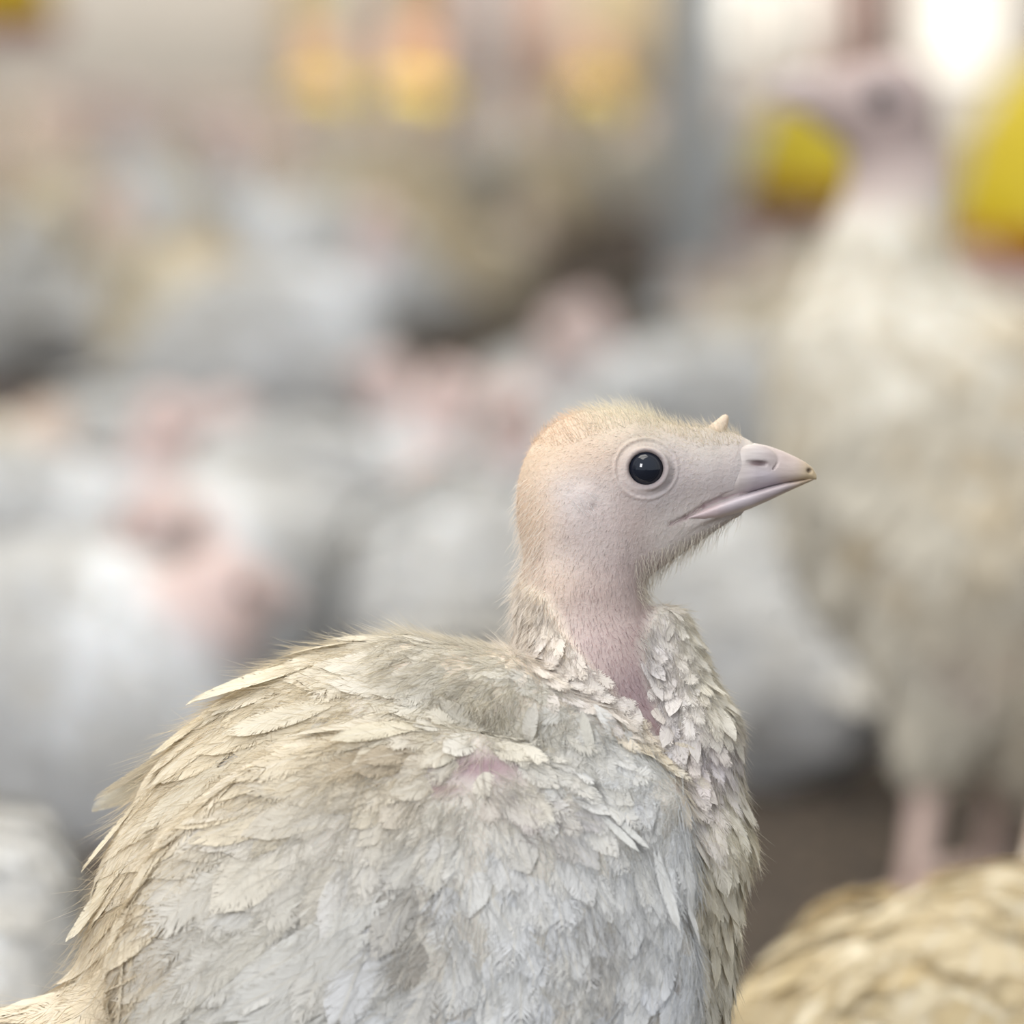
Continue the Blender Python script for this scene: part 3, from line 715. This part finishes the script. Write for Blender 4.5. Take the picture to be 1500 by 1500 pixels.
def f_main(P):
    d = f_hn(P)
    for sg in (-1, 1):
        w = -sg * EW
        d = smax(d, -(np.sqrt((P[0] - EX) ** 2 + (P[1] - EY) ** 2 + (P[2] - (w - sg * 4)) ** 2) - 27), 5)
        d = smin(d, torus(P, (EX, EY, w - sg * 1), 29.5, 4.6, 1.06), 5)
        d = smin(d, ell(P, (856, 730, sg * 67), (19, 22, 12)), 7)                                      # ear
        d = smax(d, -ell(P, (868, 745, sg * 80), (3, 6, 4)), 4)
        for i in range(len(mouth) - 1):
            a, b = mouth[i], mouth[i + 1]
            d = smax(d, -cone(P, (*a, -sg * MW[i]), (*b, -sg * MW[i + 1]), 1.5 + i * 1.2, 2.4 + i * 1.2), 4)
        d = smin(d, cone(P, (1005, 771, sg * 26), (1050, 752, sg * 22), 5, 7), 6)
    rho = np.hypot(P[0] - EX, (P[1] - EY) * 1.05)
    d = d + 1.7 * np.exp(-((rho - 42) / 2.6) ** 2) + 1.1 * np.exp(-((rho - 50) / 2.4) ** 2) - 1.6 * np.exp(-((rho - 46) / 3) ** 2)
    return d
def axis_(segs):
    out = []
    for a, b, st in segs: out.append(np.arange(a, b, st))
    return np.concatenate(out + [[segs[-1][1]]])
xs = axis_([(-330, 740, 10), (740, 1110, 2.6), (1110, 1150, 6)]); ys = axis_([(575, 900, 2.6), (900, 1100, 6), (1100, 2010, 11)])
ws = axis_([(-300, -110, 9), (-110, 110, 2.6), (110, 300, 9)])
V, Q = surfnet(f_main, xs, ys, ws)
V = project(f_main, V, 0, 0.8, 1)
SKINC = [((800, 650), (236, 212, 188)), ((880, 612), (232, 216, 194)), ((775, 760), (237, 212, 190)), ((790, 850), (232, 212, 198)), ((860, 655), (234, 208, 186)), ((945, 625), (220, 206, 186)),
         ((1040, 640), (212, 202, 190)), ((990, 700), (214, 202, 202)), ((1060, 690), (208, 198, 200)), ((905, 765), (216, 198, 194)), ((845, 785), (218, 202, 198)), ((858, 729), (238, 230, 230)), ((885, 745), (214, 198, 196)),
         ((980, 785), (212, 202, 198)), ((1050, 765), (204, 194, 190)), ((930, 845), (206, 188, 186)), ((870, 880), (214, 194, 188)), ((900, 940), (202, 182, 180)), ((950, 1010), (176, 154, 158)),
         ((985, 1090), (142, 118, 118)), ((EX, EY), (206, 200, 206)), ((900, 690), (224, 204, 192))]
sk = blend([(p, lin(c)) for p, c in SKINC], V[:, :2], 30) * np.array([0.80, 0.79, 0.77])
XL = np.interp(V[:, 1], [820, 845, 870, 920, 960, 1000, 1050, 1110, 1150], [700, 755, 800, 826, 850, 885, 935, 985, 990])
XR = np.interp(V[:, 1], [840, 870, 900, 940, 1000, 1050, 1110, 1150], [1100, 975, 952, 936, 946, 966, 992, 990])
isskin = (V[:, 1] < 1150) & (V[:, 0] > XL) & (V[:, 0] < XR)
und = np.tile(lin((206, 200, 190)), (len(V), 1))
GAPS = [(708, 1110, 72, 22, (158, 132, 138)), (775, 1172, 34, 12, (120, 88, 92)), (875, 1188, 30, 12, (112, 96, 88)), (985, 1300, 13, 44, (104, 90, 84)), (975, 1430, 14, 50, (96, 82, 76)), (935, 1490, 20, 20, (90, 78, 72)), (640, 1142, 40, 8, (150, 120, 120))]  # exposed mauve skin, and wing-front gaps with shade painted dark into the undercoat
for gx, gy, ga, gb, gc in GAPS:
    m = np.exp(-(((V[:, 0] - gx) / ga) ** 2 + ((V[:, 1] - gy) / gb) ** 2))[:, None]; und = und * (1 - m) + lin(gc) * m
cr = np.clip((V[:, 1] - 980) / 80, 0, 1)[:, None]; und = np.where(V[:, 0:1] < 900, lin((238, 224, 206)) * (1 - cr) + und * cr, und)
edge = np.clip((np.minimum(V[:, 0] - XL, XR - V[:, 0]) + 12) / 24, 0, 1)[:, None] * (V[:, 1:2] < 1150)
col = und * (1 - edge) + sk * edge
for sg in (1,):                                   # dark line inside the mouth crease
    for i in range(len(mouth) - 1):
        a = np.array(mouth[i], float); b = np.array(mouth[i + 1], float); t = np.clip(((V[:, :2] - a) @ (b - a)) / ((b - a) ** 2).sum(), 0, 1)
        dd = np.linalg.norm(V[:, :2] - a - t[:, None] * (b - a), axis=1); k = np.exp(-(dd / 3.2) ** 2)[:, None] * 0.55; col = col * (1 - k) + lin((120, 84, 92)) * k
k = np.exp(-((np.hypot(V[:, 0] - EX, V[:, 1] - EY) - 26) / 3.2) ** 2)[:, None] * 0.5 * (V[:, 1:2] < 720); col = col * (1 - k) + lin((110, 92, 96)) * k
bird = empty('turkey', tuple(BASE)); tag(bird, 'sharp young white turkey in the foreground, head in profile facing right', 'turkey', 'white turkeys of the flock')
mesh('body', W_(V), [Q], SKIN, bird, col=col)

# beak ------------------------------------------------
UX = [1030, 1050, 1080, 1105, 1125, 1145, 1165, 1180, 1190, 1196]
UT = [690, 674, 654, 649, 653, 660, 669, 677, 685, 695]
UB = [742, 738, 728, 719.5, 713.5, 708.5, 705, 702.5, 702, 703]
UW = [22, 26, 33, 32, 28, 23, 17, 12, 7, 3]
LX = [1004, 1030, 1050, 1075, 1100, 1125, 1150, 1170, 1186, 1192]
LT = [759, 744, 736, 727, 720, 713, 707, 704, 701, 701]
LB = [761, 765, 762, 754, 745, 734, 722, 713, 706, 703]
LW = [34, 37, 38, 35, 31, 26, 20, 13, 6, 2]
skin_seam = lin((216, 206, 204)) * np.array([0.80, 0.79, 0.77])
def loft_sdf(P, X, Tt, Bb, Ww, flat, pw=2.2):
    t = np.interp(P[0], X, Tt); b = np.interp(P[0], X, Bb); w = np.interp(P[0], X, Ww); h = (b - t) / 2 + 0.01; mid = (t + b) / 2 + flat * h * 0.55
    hh = np.where(P[1] < mid, mid - t, b - mid) + 0.01
    q = (np.abs((P[1] - mid) / hh) ** pw + np.abs(P[2] / w) ** pw) ** (1 / pw)
    d = (q - 1) * np.minimum(hh, w)
    return np.maximum(d, np.maximum(X[0] - P[0], P[0] - X[-1]))
def f_up(P):
    d = loft_sdf(P, UX, UT, UB, UW, 0.5)
    for sg in (-1, 1):
        d = smin(d, ell(P, (1104, 671, sg * 20), (31, 20, 12)), 5)
        d = smax(d, -cone(P, (1094, 677, sg * 33), (1119, 680, sg * 31), 2.6, 4.2), 2)
        d = smax(d, -torus(P, (1104, 672, sg * 24), 35, 1.8, 1.5), 2)
    d = smax(d, -ell(P, (1186, 690, -12), (5, 4, 8)), 2)
    return d
f_lo = lambda P: loft_sdf(P, LX, LT, LB, LW, -0.5)
g = lambda X, a, b, w: (np.arange(X[0] - 6, X[-1] + 6, 1.3), np.arange(a, b, 1.3), np.arange(-w, w, 1.6))
V, Q = surfnet(f_up, *g(UX, 640, 750, 44))
bc = blend([((1040, 690), lin((196, 186, 184))), ((1085, 700), lin((194, 184, 184))), ((1085, 655), lin((198, 189, 185))), ((1104, 665), lin((204, 196, 197))), ((1130, 665), lin((198, 184, 183))), ((1160, 680), lin((200, 184, 180))), ((1188, 692), lin((192, 172, 138))), ((1110, 705), lin((196, 186, 196)))], V[:, :2], 14)
k = np.exp(-(((V[:, 0] - 1107) / 15) ** 2 + ((V[:, 1] - 679) / 4.6) ** 2) ** 2)[:, None]; bc = bc * (1 - k * 0.85) + lin((92, 66, 70)) * k * 0.85
k = np.exp(-(((V[:, 0] - 1184) / 4) ** 2 + ((V[:, 1] - 689) / 4) ** 2))[:, None]; bc = bc * (1 - k * 0.8) + lin((70, 52, 40)) * k * 0.8
k = (1 / (1 + np.exp((V[:, 0] - 1094 + (V[:, 1] - 655) * 0.35) / 7)))[:, None]; bc = bc * (1 - k) + skin_seam * k
mesh('upper_beak', W_(V), [Q], BEAKM, bird, col=bc * np.array([0.87, 0.86, 0.84]))
V, Q = surfnet(f_lo, *g(LX, 695, 775, 44))
bc = blend([((1030, 755), lin((196, 178, 182))), ((1080, 745), lin((196, 186, 194))), ((1140, 718), lin((186, 174, 180))), ((1185, 703), lin((184, 164, 140)))], V[:, :2], 18)
mesh('lower_beak', W_(V), [Q], BEAKM, bird, col=bc * np.array([0.92, 0.91, 0.88]))

# eyes
for sg in (-1, 1):
    w = -sg * EW
    c = (EX, EY, w - sg * 17)
    V, Q, T = sphere(c, 29, 40, 24); e = mesh('eye', W_(V), [Q[:, ::-1]], EYEM, bird)
    # thin slate iris ring on the front of the eyeball
    Vs = []
    for r_ in (17.5, 26.5):
        for k in range(48):
            a = 2 * PI * k / 48; x, y = r_ * math.cos(a), r_ * math.sin(a); Vs.append((c[0] + x, c[1] + y, c[2] + sg * (math.sqrt(29 ** 2 - r_ ** 2) + 0.12)))
    Fq = np.array([[k, (k + 1) % 48, 48 + (k + 1) % 48, 48 + k] for k in range(48)])
    mesh('iris', W_(Vs), [Fq], IRISM, e)
# snood bud on the forehead
V, Q, T = tube([(1046, 640, 0), (1052, 628, 0), (1059, 618, 0), (1063, 611, 0), (1065, 608, 0)], [18, 12.5, 8.5, 5.5, 2], 16)
mesh('snood', W_(V), [Q, T], SKIN, bird, col=np.tile(lin((206, 186, 164)), (len(V), 1)))

# plumage ------------------------------------------------
V, Q = surfnet(f_trunk, np.arange(-300, 1140, 14), np.arange(820, 2000, 14), np.arange(-300, 300, 14))
DIRS = [((975, 1115), (-.7, -.7)), ((925, 1070), (-.75, -.65)), ((870, 1025), (-.8, -.6)), ((800, 980), (-.9, -.45)), ((740, 950), (-.95, -.3)), ((990, 1230), (-.02, 1)), ((1010, 1400), (-.40, 1)), ((930, 1480), (-.6, .8)), ((930, 1120), (.6, .8)), ((860, 1060), (.75, .65)), ((760, 1010), (.35, .6)), ((650, 1000), (-.8, .45)), ((450, 980), (-1, .28)),
        ((300, 1120), (-1, .5)), ((200, 1290), (-.8, .75)), ((100, 1430), (-1, .40)), ((600, 1230), (-.55, .8)), ((760, 1300), (.1, 1)), ((880, 1330), (.15, 1)), ((430, 1380), (-.85, .6)), ((800, 1180), (.5, .85)),
        ((560, 1450), (-.7, .7)), ((780, 1450), (-.25, 1)), ((620, 940), (-.9, .05)), ((540, 1110), (-.9, .45))]
SIZE = [((780, 900), (44, 14)), ((900, 1000), (36, 12)), ((1020, 1000), (48, 15)), ((1060, 1250), (76, 20)), ((720, 1280), (104, 42)), ((300, 1180), (150, 42)), ((200, 1420), (190, 46)), ((420, 1330), (160, 46)), ((980, 1300), (84, 21)),
        ((500, 970), (112, 32)), ((850, 1100), (66, 22)), ((700, 1080), (64, 22)), ((860, 1420), (72, 30))]
TINT = [((300, 1090), (238, 222, 190)), ((180, 1260), (240, 224, 192)), ((450, 950), (238, 224, 194)), ((700, 1300), (233, 233, 232)), ((900, 1320), (232, 233, 234)), ((620, 950), (232, 224, 206)), ((90, 1450), (238, 222, 192)),
        ((450, 1350), (230, 226, 216)), ((850, 1130), (232, 230, 224)), ((700, 1050), (232, 224, 204)), ((520, 1080), (236, 220, 186)), ((500, 1220), (232, 228, 220)), ((960, 1200), (234, 234, 232)), ((600, 1450), (232, 234, 236))]
NT = [((780, 900), (244, 232, 218)), ((860, 1020), (236, 226, 216)), ((900, 1100), (230, 214, 184)), ((960, 1130), (234, 220, 190)), ((980, 1020), (230, 222, 218)), ((1040, 1000), (232, 224, 204)), ((1080, 1160), (238, 230, 208)), ((1020, 1120), (226, 216, 216)),
      ((1050, 1300), (238, 228, 204)), ((1030, 1430), (236, 228, 208))]
Sz = lambda P: blend([(p, v) for p, v in SIZE], P[:, :2], 60)
def skinzone(P, pad=0):
    xl = np.interp(P[:, 1], [820, 845, 870, 920, 960, 1000, 1050, 1110, 1111], [700, 755, 800, 826, 850, 885, 935, 982, 2000]); xr = np.interp(P[:, 1], [840, 870, 900, 940, 1000, 1050, 1110], [1100, 975, 952, 936, 946, 966, 988])
    return (P[:, 0] > xl + pad) & (P[:, 0] < xr - pad) | (P[:, 1] < 850)
def spacing(P):
    s = Sz(P)[:, 1] * 0.62
    s = np.where(P[:, 2] > 60, s * 1.7, s); s = np.where((P[:, 1] > 1600) | (P[:, 0] < -80), s * 2.4, s)
    s[skinzone(P)] = np.inf
    for gx, gy, ga, gb, gc in GAPS: s[(((P[:, 0] - gx) / ga) ** 2 + ((P[:, 1] - gy) / gb) ** 2 < 1) & (P[:, 2] < 0)] = np.inf
    return s
P = scatter(V, Q, 42000, spacing, 5)
# which coat does each root belong to
inwing = (((P[:, 0] - 600) / 430) ** 2 + ((P[:, 1] - 1440) / 400) ** 2 < 1.0) & (np.abs(P[:, 2]) > 130)
xband = np.interp(P[:, 1], [880, 950, 1000, 1050, 1100, 1160, 1230, 1300, 1500], [700, 740, 800, 880, 950, 1000, 1015, 1015, 960])
neckz = (P[:, 0] > xband) & (P[:, 1] < 1600) & ~inwing
sz = Sz(P); r = np.random.default_rng(11); n = len(P)
D2 = blend(DIRS, P[:, :2], 38)
ND = [((770, 860), (-.25, 1)), ((800, 940), (.1, 1)), ((850, 960), (.85, .75)), ((900, 1040), (.9, .65)), ((950, 1110), (.85, .7)), ((880, 1090), (.7, .8)), ((965, 930), (.2, 1)), ((985, 1000), (.1, 1)), ((1020, 950), (.7, 1)), ((1050, 1050), (.55, 1)),
      ((1000, 1060), (-.1, 1)), ((1080, 1200), (.35, 1)), ((1020, 1180), (.15, 1)), ((1060, 1330), (-.05, 1)), ((1020, 1450), (-.25, 1))]
DN = blend(ND, P[:, :2], 24); D2[neckz] = DN[neckz]
T = np.concatenate([unit(D2), np.zeros((n, 1))], 1) + r.normal(0, 0.10, (n, 3)) + np.where(neckz, 0, 1)[:, None] * r.normal(0, 0.10, (n, 3))
messy = np.exp(-(((P[:, 0] - 790) / 190) ** 2 + ((P[:, 1] - 1100) / 90) ** 2))[:, None]; T = T + r.normal(0, 0.5, (n, 3)) * messy
tint = blend([(p, lin(c)) for p, c in TINT], P[:, :2], 70); tn = blend([(p, lin(c)) for p, c in NT], P[:, :2], 24); tint[neckz] = tn[neckz]
tint = tint ** 0.8 * r.uniform(0.93, 1.04, (n, 1)) * (1 + r.normal(0, 1, (n, 1)) * np.array([[0.0, 0.008, 0.03]]))
for (x, y, sxx, syy, cc, a) in [(625, 1310, 45, 90, (150, 134, 106), .55), (300, 1345, 45, 45, (170, 140, 96), .6), (215, 1260, 30, 30, (190, 160, 100), .5), (690, 1125, 70, 28, (150, 110, 128), .4), (775, 1175, 40, 24, (140, 104, 116), .5),
                             (840, 1445, 50, 40, (150, 140, 124), .5), (230, 1480, 90, 30, (170, 146, 108), .5), (870, 1350, 60, 50, (176, 166, 150), .5), (600, 1090, 60, 16, (176, 150, 110), .5), (900, 1180, 50, 26, (170, 160, 146), .4), (640, 1400, 60, 40, (190, 180, 160), .4), (520, 1430, 60, 50, (196, 184, 160), .4)]:
    k = (a * np.exp(-(((P[:, 0] - x) / sxx) ** 2 + ((P[:, 1] - y) / syy) ** 2)) * r.uniform(0.1, 1.3, n))[:, None]; k = np.clip(k, 0, 1); tint = tint * (1 - k) + lin(cc) * k
mean_ = tint.mean(1, keepdims=True); tint = mean_ + (tint - mean_) * 0.82
L = sz[:, 0] * r.uniform(0.9, 1.45, n); W = sz[:, 1] * 0.5 * r.uniform(0.85, 1.2, n) * 1.7
smoothf = r.random(n) < np.where(neckz, 0.15, blend([((300, 1200), [0.75]), ((450, 1400), [0.8]), ((700, 1300), [0.35]), ((500, 970), [0.6]), ((980, 1300), [0.5]), ((850, 1100), [0.2])], P[:, :2], 80)[:, 0])
lift = np.where(neckz, L * 0.15, L * 0.055) * r.uniform(0.6, 1.5, n) + messy[:, 0] * r.uniform(0, 12, n)
kw = dict(e=1.5, ns=9, nw=7, base=-1.5)
def sel(m, sd, **k2):
    V_, F_, U_, R_, C_ = feathers(f_trunk, P[m], T[m], L[m], W[m], lift[m], tint[m], 1.5, ns=9, nw=7, base=-1.5, seed=sd, **k2)
    return V_, F_, U_, R_ * 0.99 + np.repeat(smoothf[m], 63), C_
def add(name, parts, par=bird):
    V_, F_, U_, R_, C_ = join(parts) if isinstance(parts, list) else parts
    return mesh(name, W_(V_), [F_], FEATHER, par, col=C_, uv=U_, rnd=R_)
add('neck_feathers', sel(neckz & (P[:, 1] < 1130), 21, point=0.5, tilt=0.2))
add('breast_feathers', sel(neckz & (P[:, 1] >= 1130), 22, point=0.4, tilt=0.2))
def manual(lst, **k2):
    a = np.array([l[:4] for l in lst], float); z = np.array([[x, y, w] for (x, y, w) in [(l[0], l[1], l[8] if len(l) > 8 else -120) for l in lst]], float)
    z = project(f_trunk, z, 0, 1.5, 6); t = np.array([[l[2], l[3], 0] for l in lst], float)
    V_, F_, U_, R_, C_ = feathers(f_trunk, z, t, np.array([l[4] for l in lst], float), np.array([l[5] for l in lst], float), np.array([l[6] for l in lst], float), np.array([lin(l[7]) * 0.75 + lin(l[7]).mean() * 0.25 for l in lst]), 1.5, ns=11, nw=7, base=5.0, seed=31, **k2)
    return V_, F_, U_, R_ * 0.99 + 1.0, C_
tips = [(q[0], q[1], q[2], q[3], q[4] * 1.15, q[5], q[6] * 2.0, q[7], q[8]) for q in [(455, 1005, -1, .30, 150, 24, 20, (240, 228, 200), -40), (430, 1000, -1, .1, 130, 26, 14, (242, 230, 204), 0), (540, 955, -1, .2, 120, 34, 4, (240, 228, 200), 0), (700, 950, -1, .0, 100, 28, 4, (238, 230, 210), 0), (610, 950, -1, .05, 110, 34, 4, (240, 230, 206), 0),
        (275, 1140, -.8, .6, 110, 38, 34, (236, 232, 216), 60), (290, 1130, -.8, .5, 110, 38, 24, (238, 230, 210), 20), (225, 1190, -.55, .9, 105, 20, 16, (242, 228, 196), -20), (200, 1230, -.4, .9, 110, 22, 6, (242, 228, 196), -60),
        (340, 1060, -1, .5, 110, 26, 12, (238, 224, 190), -20), (170, 1300, -.5, .8, 80, 26, 12, (236, 226, 200), -40)]]
add('back_feathers', [sel(~neckz & ~inwing, 23), manual(tips)])
for sg in (-1, 1):
    parts = [sel(inwing & (np.sign(P[:, 2]) == sg), 24)]
    fl = [(430 - 26 * i, 1330 + 22 * i, -.86, .62, 330, 25, 7 + 1.2 * i, (236 - i % 3 * 5, 232 - i % 3 * 6, 222 - i % 3 * 8), sg * 200) for i in range(9)]
    fl += [(560 - 20 * i, 1300 + 42 * i, -.80, .60, 250, 27, 9, (234, 232, 226), sg * 230) for i in range(6)]
    parts.append(manual(fl, cup=0.08))
    # scattered upright shoulder feathers along the front edge of the wing
    if sg < 0:
        parts.append(manual([(470, 1010, -.9, .3, 150, 20, 14, (240, 230, 206), -150), (560, 1020, -.95, .35, 140, 18, 14, (238, 228, 206), -170), (610, 1060, -.9, .4, 120, 16, 12, (236, 226, 200), -180), (330, 1120, -.85, .5, 150, 24, 12, (240, 230, 206), -120),(775, 1060, .25, -.95, 56, 11, 22, (240, 236, 226), -190), (862, 1085, -.30, -.9, 50, 8, 20, (238, 234, 222), -180), (880, 1190, .7, .7, 62, 7, 8, (236, 236, 232), -200), (900, 1185, .7, .75, 60, 6, 8, (236, 236, 232), -200),
                             (955, 1240, .15, 1, 110, 10, 8, (236, 236, 234), -190), (985, 1250, -.05, 1, 120, 9, 10, (236, 236, 234), -160), (1000, 1400, -.42, .9, 150, 7, 7, (232, 232, 228), -120), (985, 1390, -.42, .9, 160, 7, 9, (236, 234, 230), -140), (960, 1420, -.5, .9, 150, 8, 9, (232, 230, 224), -150)]))
    add('wing', parts)
tail = [(120 - 10 * abs(i), 1500 + 16 * i, -1, .30 + .03 * i, 420, 34, 8 + abs(i) * 2, (238, 222, 190), -30 * i) for i in range(-4, 5)]
add('tail', manual(tail))

# loose down barbs between the feathers
Pd = P[(P[:, 1] < 1620) & (P[:, 0] > -60)]; Td = T[(P[:, 1] < 1620) & (P[:, 0] > -60)]; Cd = tint[(P[:, 1] < 1620) & (P[:, 0] > -60)]; Ld = L[(P[:, 1] < 1620) & (P[:, 0] > -60)]
rd = np.random.default_rng(77); k = 18; nd = len(Pd) * k
Pd = np.repeat(Pd, k, 0) + rd.normal(0, 14, (nd, 3)); Td = np.repeat(Td, k, 0) + rd.normal(0, .28, (nd, 3)); Cd = np.repeat(Cd, k, 0); Ld = np.repeat(Ld, k) * rd.uniform(0.35, 0.75, nd)
Pd = project(f_trunk, Pd, 2.0, 1.5, 3); gd = unit(grad(f_trunk, Pd, 1.5)); Td = unit(Td - gd * (Td * gd).sum(1, keepdims=True))
ok = ~skinzone(Pd, -4)
Vd, Fd, Cc = hairs(Pd[ok], gd[ok], Td[ok], Ld[ok], np.full(ok.sum(), 0.42), np.clip(Cd[ok] * rd.uniform(0.85, 1.1, (ok.sum(), 1)), 0, 0.95), np.clip(0.90 + rd.normal(0, .05, ok.sum()), 0, .97), curl=-0.12, seg=4, seed=9)
mesh('down', W_(Vd), [Fd], HAIRM, bird, col=Cc)

# fine bristles of the head and the fluff on the nape ------------------------------------------------
Vh, Qh = surfnet(f_hn, np.arange(730, 1120, 7), np.arange(575, 1130, 7), np.arange(-160, 160, 7))
def fuzz(name, npt, space, cond, Lf, colf, dirf, lean, wid, seed, par=bird):
    P = scatter(Vh, Qh, npt, space, seed); P = P[cond(P)]
    P = project(f_hn, P, 0, 1.0, 2); g = unit(grad(f_hn, P, 1.0)); r = np.random.default_rng(seed)
    T = np.concatenate([dirf(P), np.zeros((len(P), 1))], 1); T = unit(T - g * (T * g).sum(1, keepdims=True)); L = Lf(P) * r.uniform(0.5, 1.3, len(P))
    c = colf(P) * r.uniform(0.85, 1.08, (len(P), 1)); le = np.clip(lean + r.normal(0, 0.1, len(P)), 0, 0.97)
    V, F, C = hairs(P - g * 1.0, g, T, L, np.full(len(P), wid), c, le, seed=seed)
    return mesh(name, W_(V), [F], HAIRM, par, col=C)
eyed = lambda P: np.hypot(P[:, 0] - EX, P[:, 1] - EY) > 42
HD = [((1075, 640), (-.6, -.6)), ((1060, 640), (-1, -.1)), ((950, 610), (-1, -.25)), ((830, 640), (-1, .5)), ((770, 740), (-.4, 1)), ((900, 760), (-.7, .8)), ((1000, 700), (-1, .35)), ((1050, 770), (-.8, .6)), ((940, 830), (-.35, 1)), ((880, 920), (.05, 1)), ((960, 1040), (.3, 1)), ((780, 860), (-.3, 1))]
hdir = lambda P: blend(HD, P[:, :2], 40)
hcol = lambda P: blend([(p, lin(c)) for p, c in [((930, 600), (252, 247, 232)), ((1040, 640), (246, 238, 222)), ((800, 660), (250, 232, 212)), ((1000, 790), (238, 234, 224)), ((920, 740), (228, 218, 214)), ((900, 930), (196, 168, 172)), ((950, 860), (214, 202, 198)), ((770, 850), (246, 234, 220))]], P[:, :2], 40)
allc = lambda P: eyed(P) & ((skinzone(P, -6)) | (P[:, 1] < 850)) & (P[:, 0] < 1092) & ~((P[:, 0] > 1030) & (P[:, 1] > 655) & (P[:, 1] < 758))
fuzz('head_down', 60000, 4.2, allc, lambda P: np.interp(P[:, 1], [600, 640, 700, 780, 860, 1100], [15, 11, 6.5, 9, 14, 16]), lambda P: hcol(P) * np.where(rng.random((len(P), 1)) < 0.12, 0.45, 1.0), hdir, 0.72, 0.36, 41)
fuzz('crown_bristles', 60000, 3.2, lambda P: (P[:, 1] < 655) & (P[:, 0] < 1085) & (P[:, 1] < 600 + np.abs(P[:, 0] - 930) * 0.33 + 22), lambda P: np.interp(P[:, 0], [780, 850, 930, 1000, 1085], [12, 18, 27, 20, 20]), hcol, lambda P: np.tile([-.6, -.9], (len(P), 1)) * 1.0, 0.42, 0.40, 42)
fuzz('chin_bristles', 60000, 4.0, lambda P: (P[:, 1] > 752 + (1085 - P[:, 0]) * 0.40) & (P[:, 0] > 930) & (P[:, 1] < 880) & (P[:, 0] < 1092), lambda P: np.full(len(P), 30.0), lambda P: np.tile(lin((240, 234, 222)), (len(P), 1)), lambda P: np.tile([-.35, 1], (len(P), 1)) * 1.0, 0.5, 0.40, 43)
fuzz('nape_fluff', 60000, 5.2, lambda P: (P[:, 0] < 800) & (P[:, 1] > 700) & (P[:, 1] < 960), lambda P: np.interp(P[:, 1], [700, 800, 960], [14, 30, 40]), lambda P: np.tile(lin((254, 247, 238)), (len(P), 1)), lambda P: np.tile([-.5, .8], (len(P), 1)) * 1.0, 0.55, 0.45, 44)
for sg in (-1, 1): fuzz('ear_tuft', 60000, 4.6, lambda P: (np.hypot(P[:, 0] - 852, P[:, 1] - 728) < 19) & (P[:, 2] * sg > 0), lambda P: np.full(len(P), 14.0), lambda P: np.tile(lin((252, 250, 250)), (len(P), 1)), lambda P: np.tile([.6, .9], (len(P), 1)) * 1.0, 0.75, 0.5, 45)

for sx_ in (-1, 1):
    hk = np.array([-0.035, 1.2 + sx_ * 0.032, 0.15]) - BASE; an = np.array([-0.02, 1.2 + sx_ * 0.032, 0.013]) - BASE
    sh, toes, cl = leg_mesh(hk, an, (1, 0.1 * sx_)); l = mesh('leg', sh[0], [sh[1], sh[2]], LEGM, bird)
    ft = mesh('foot', toes[0], [toes[1], toes[2]], LEGM, l)
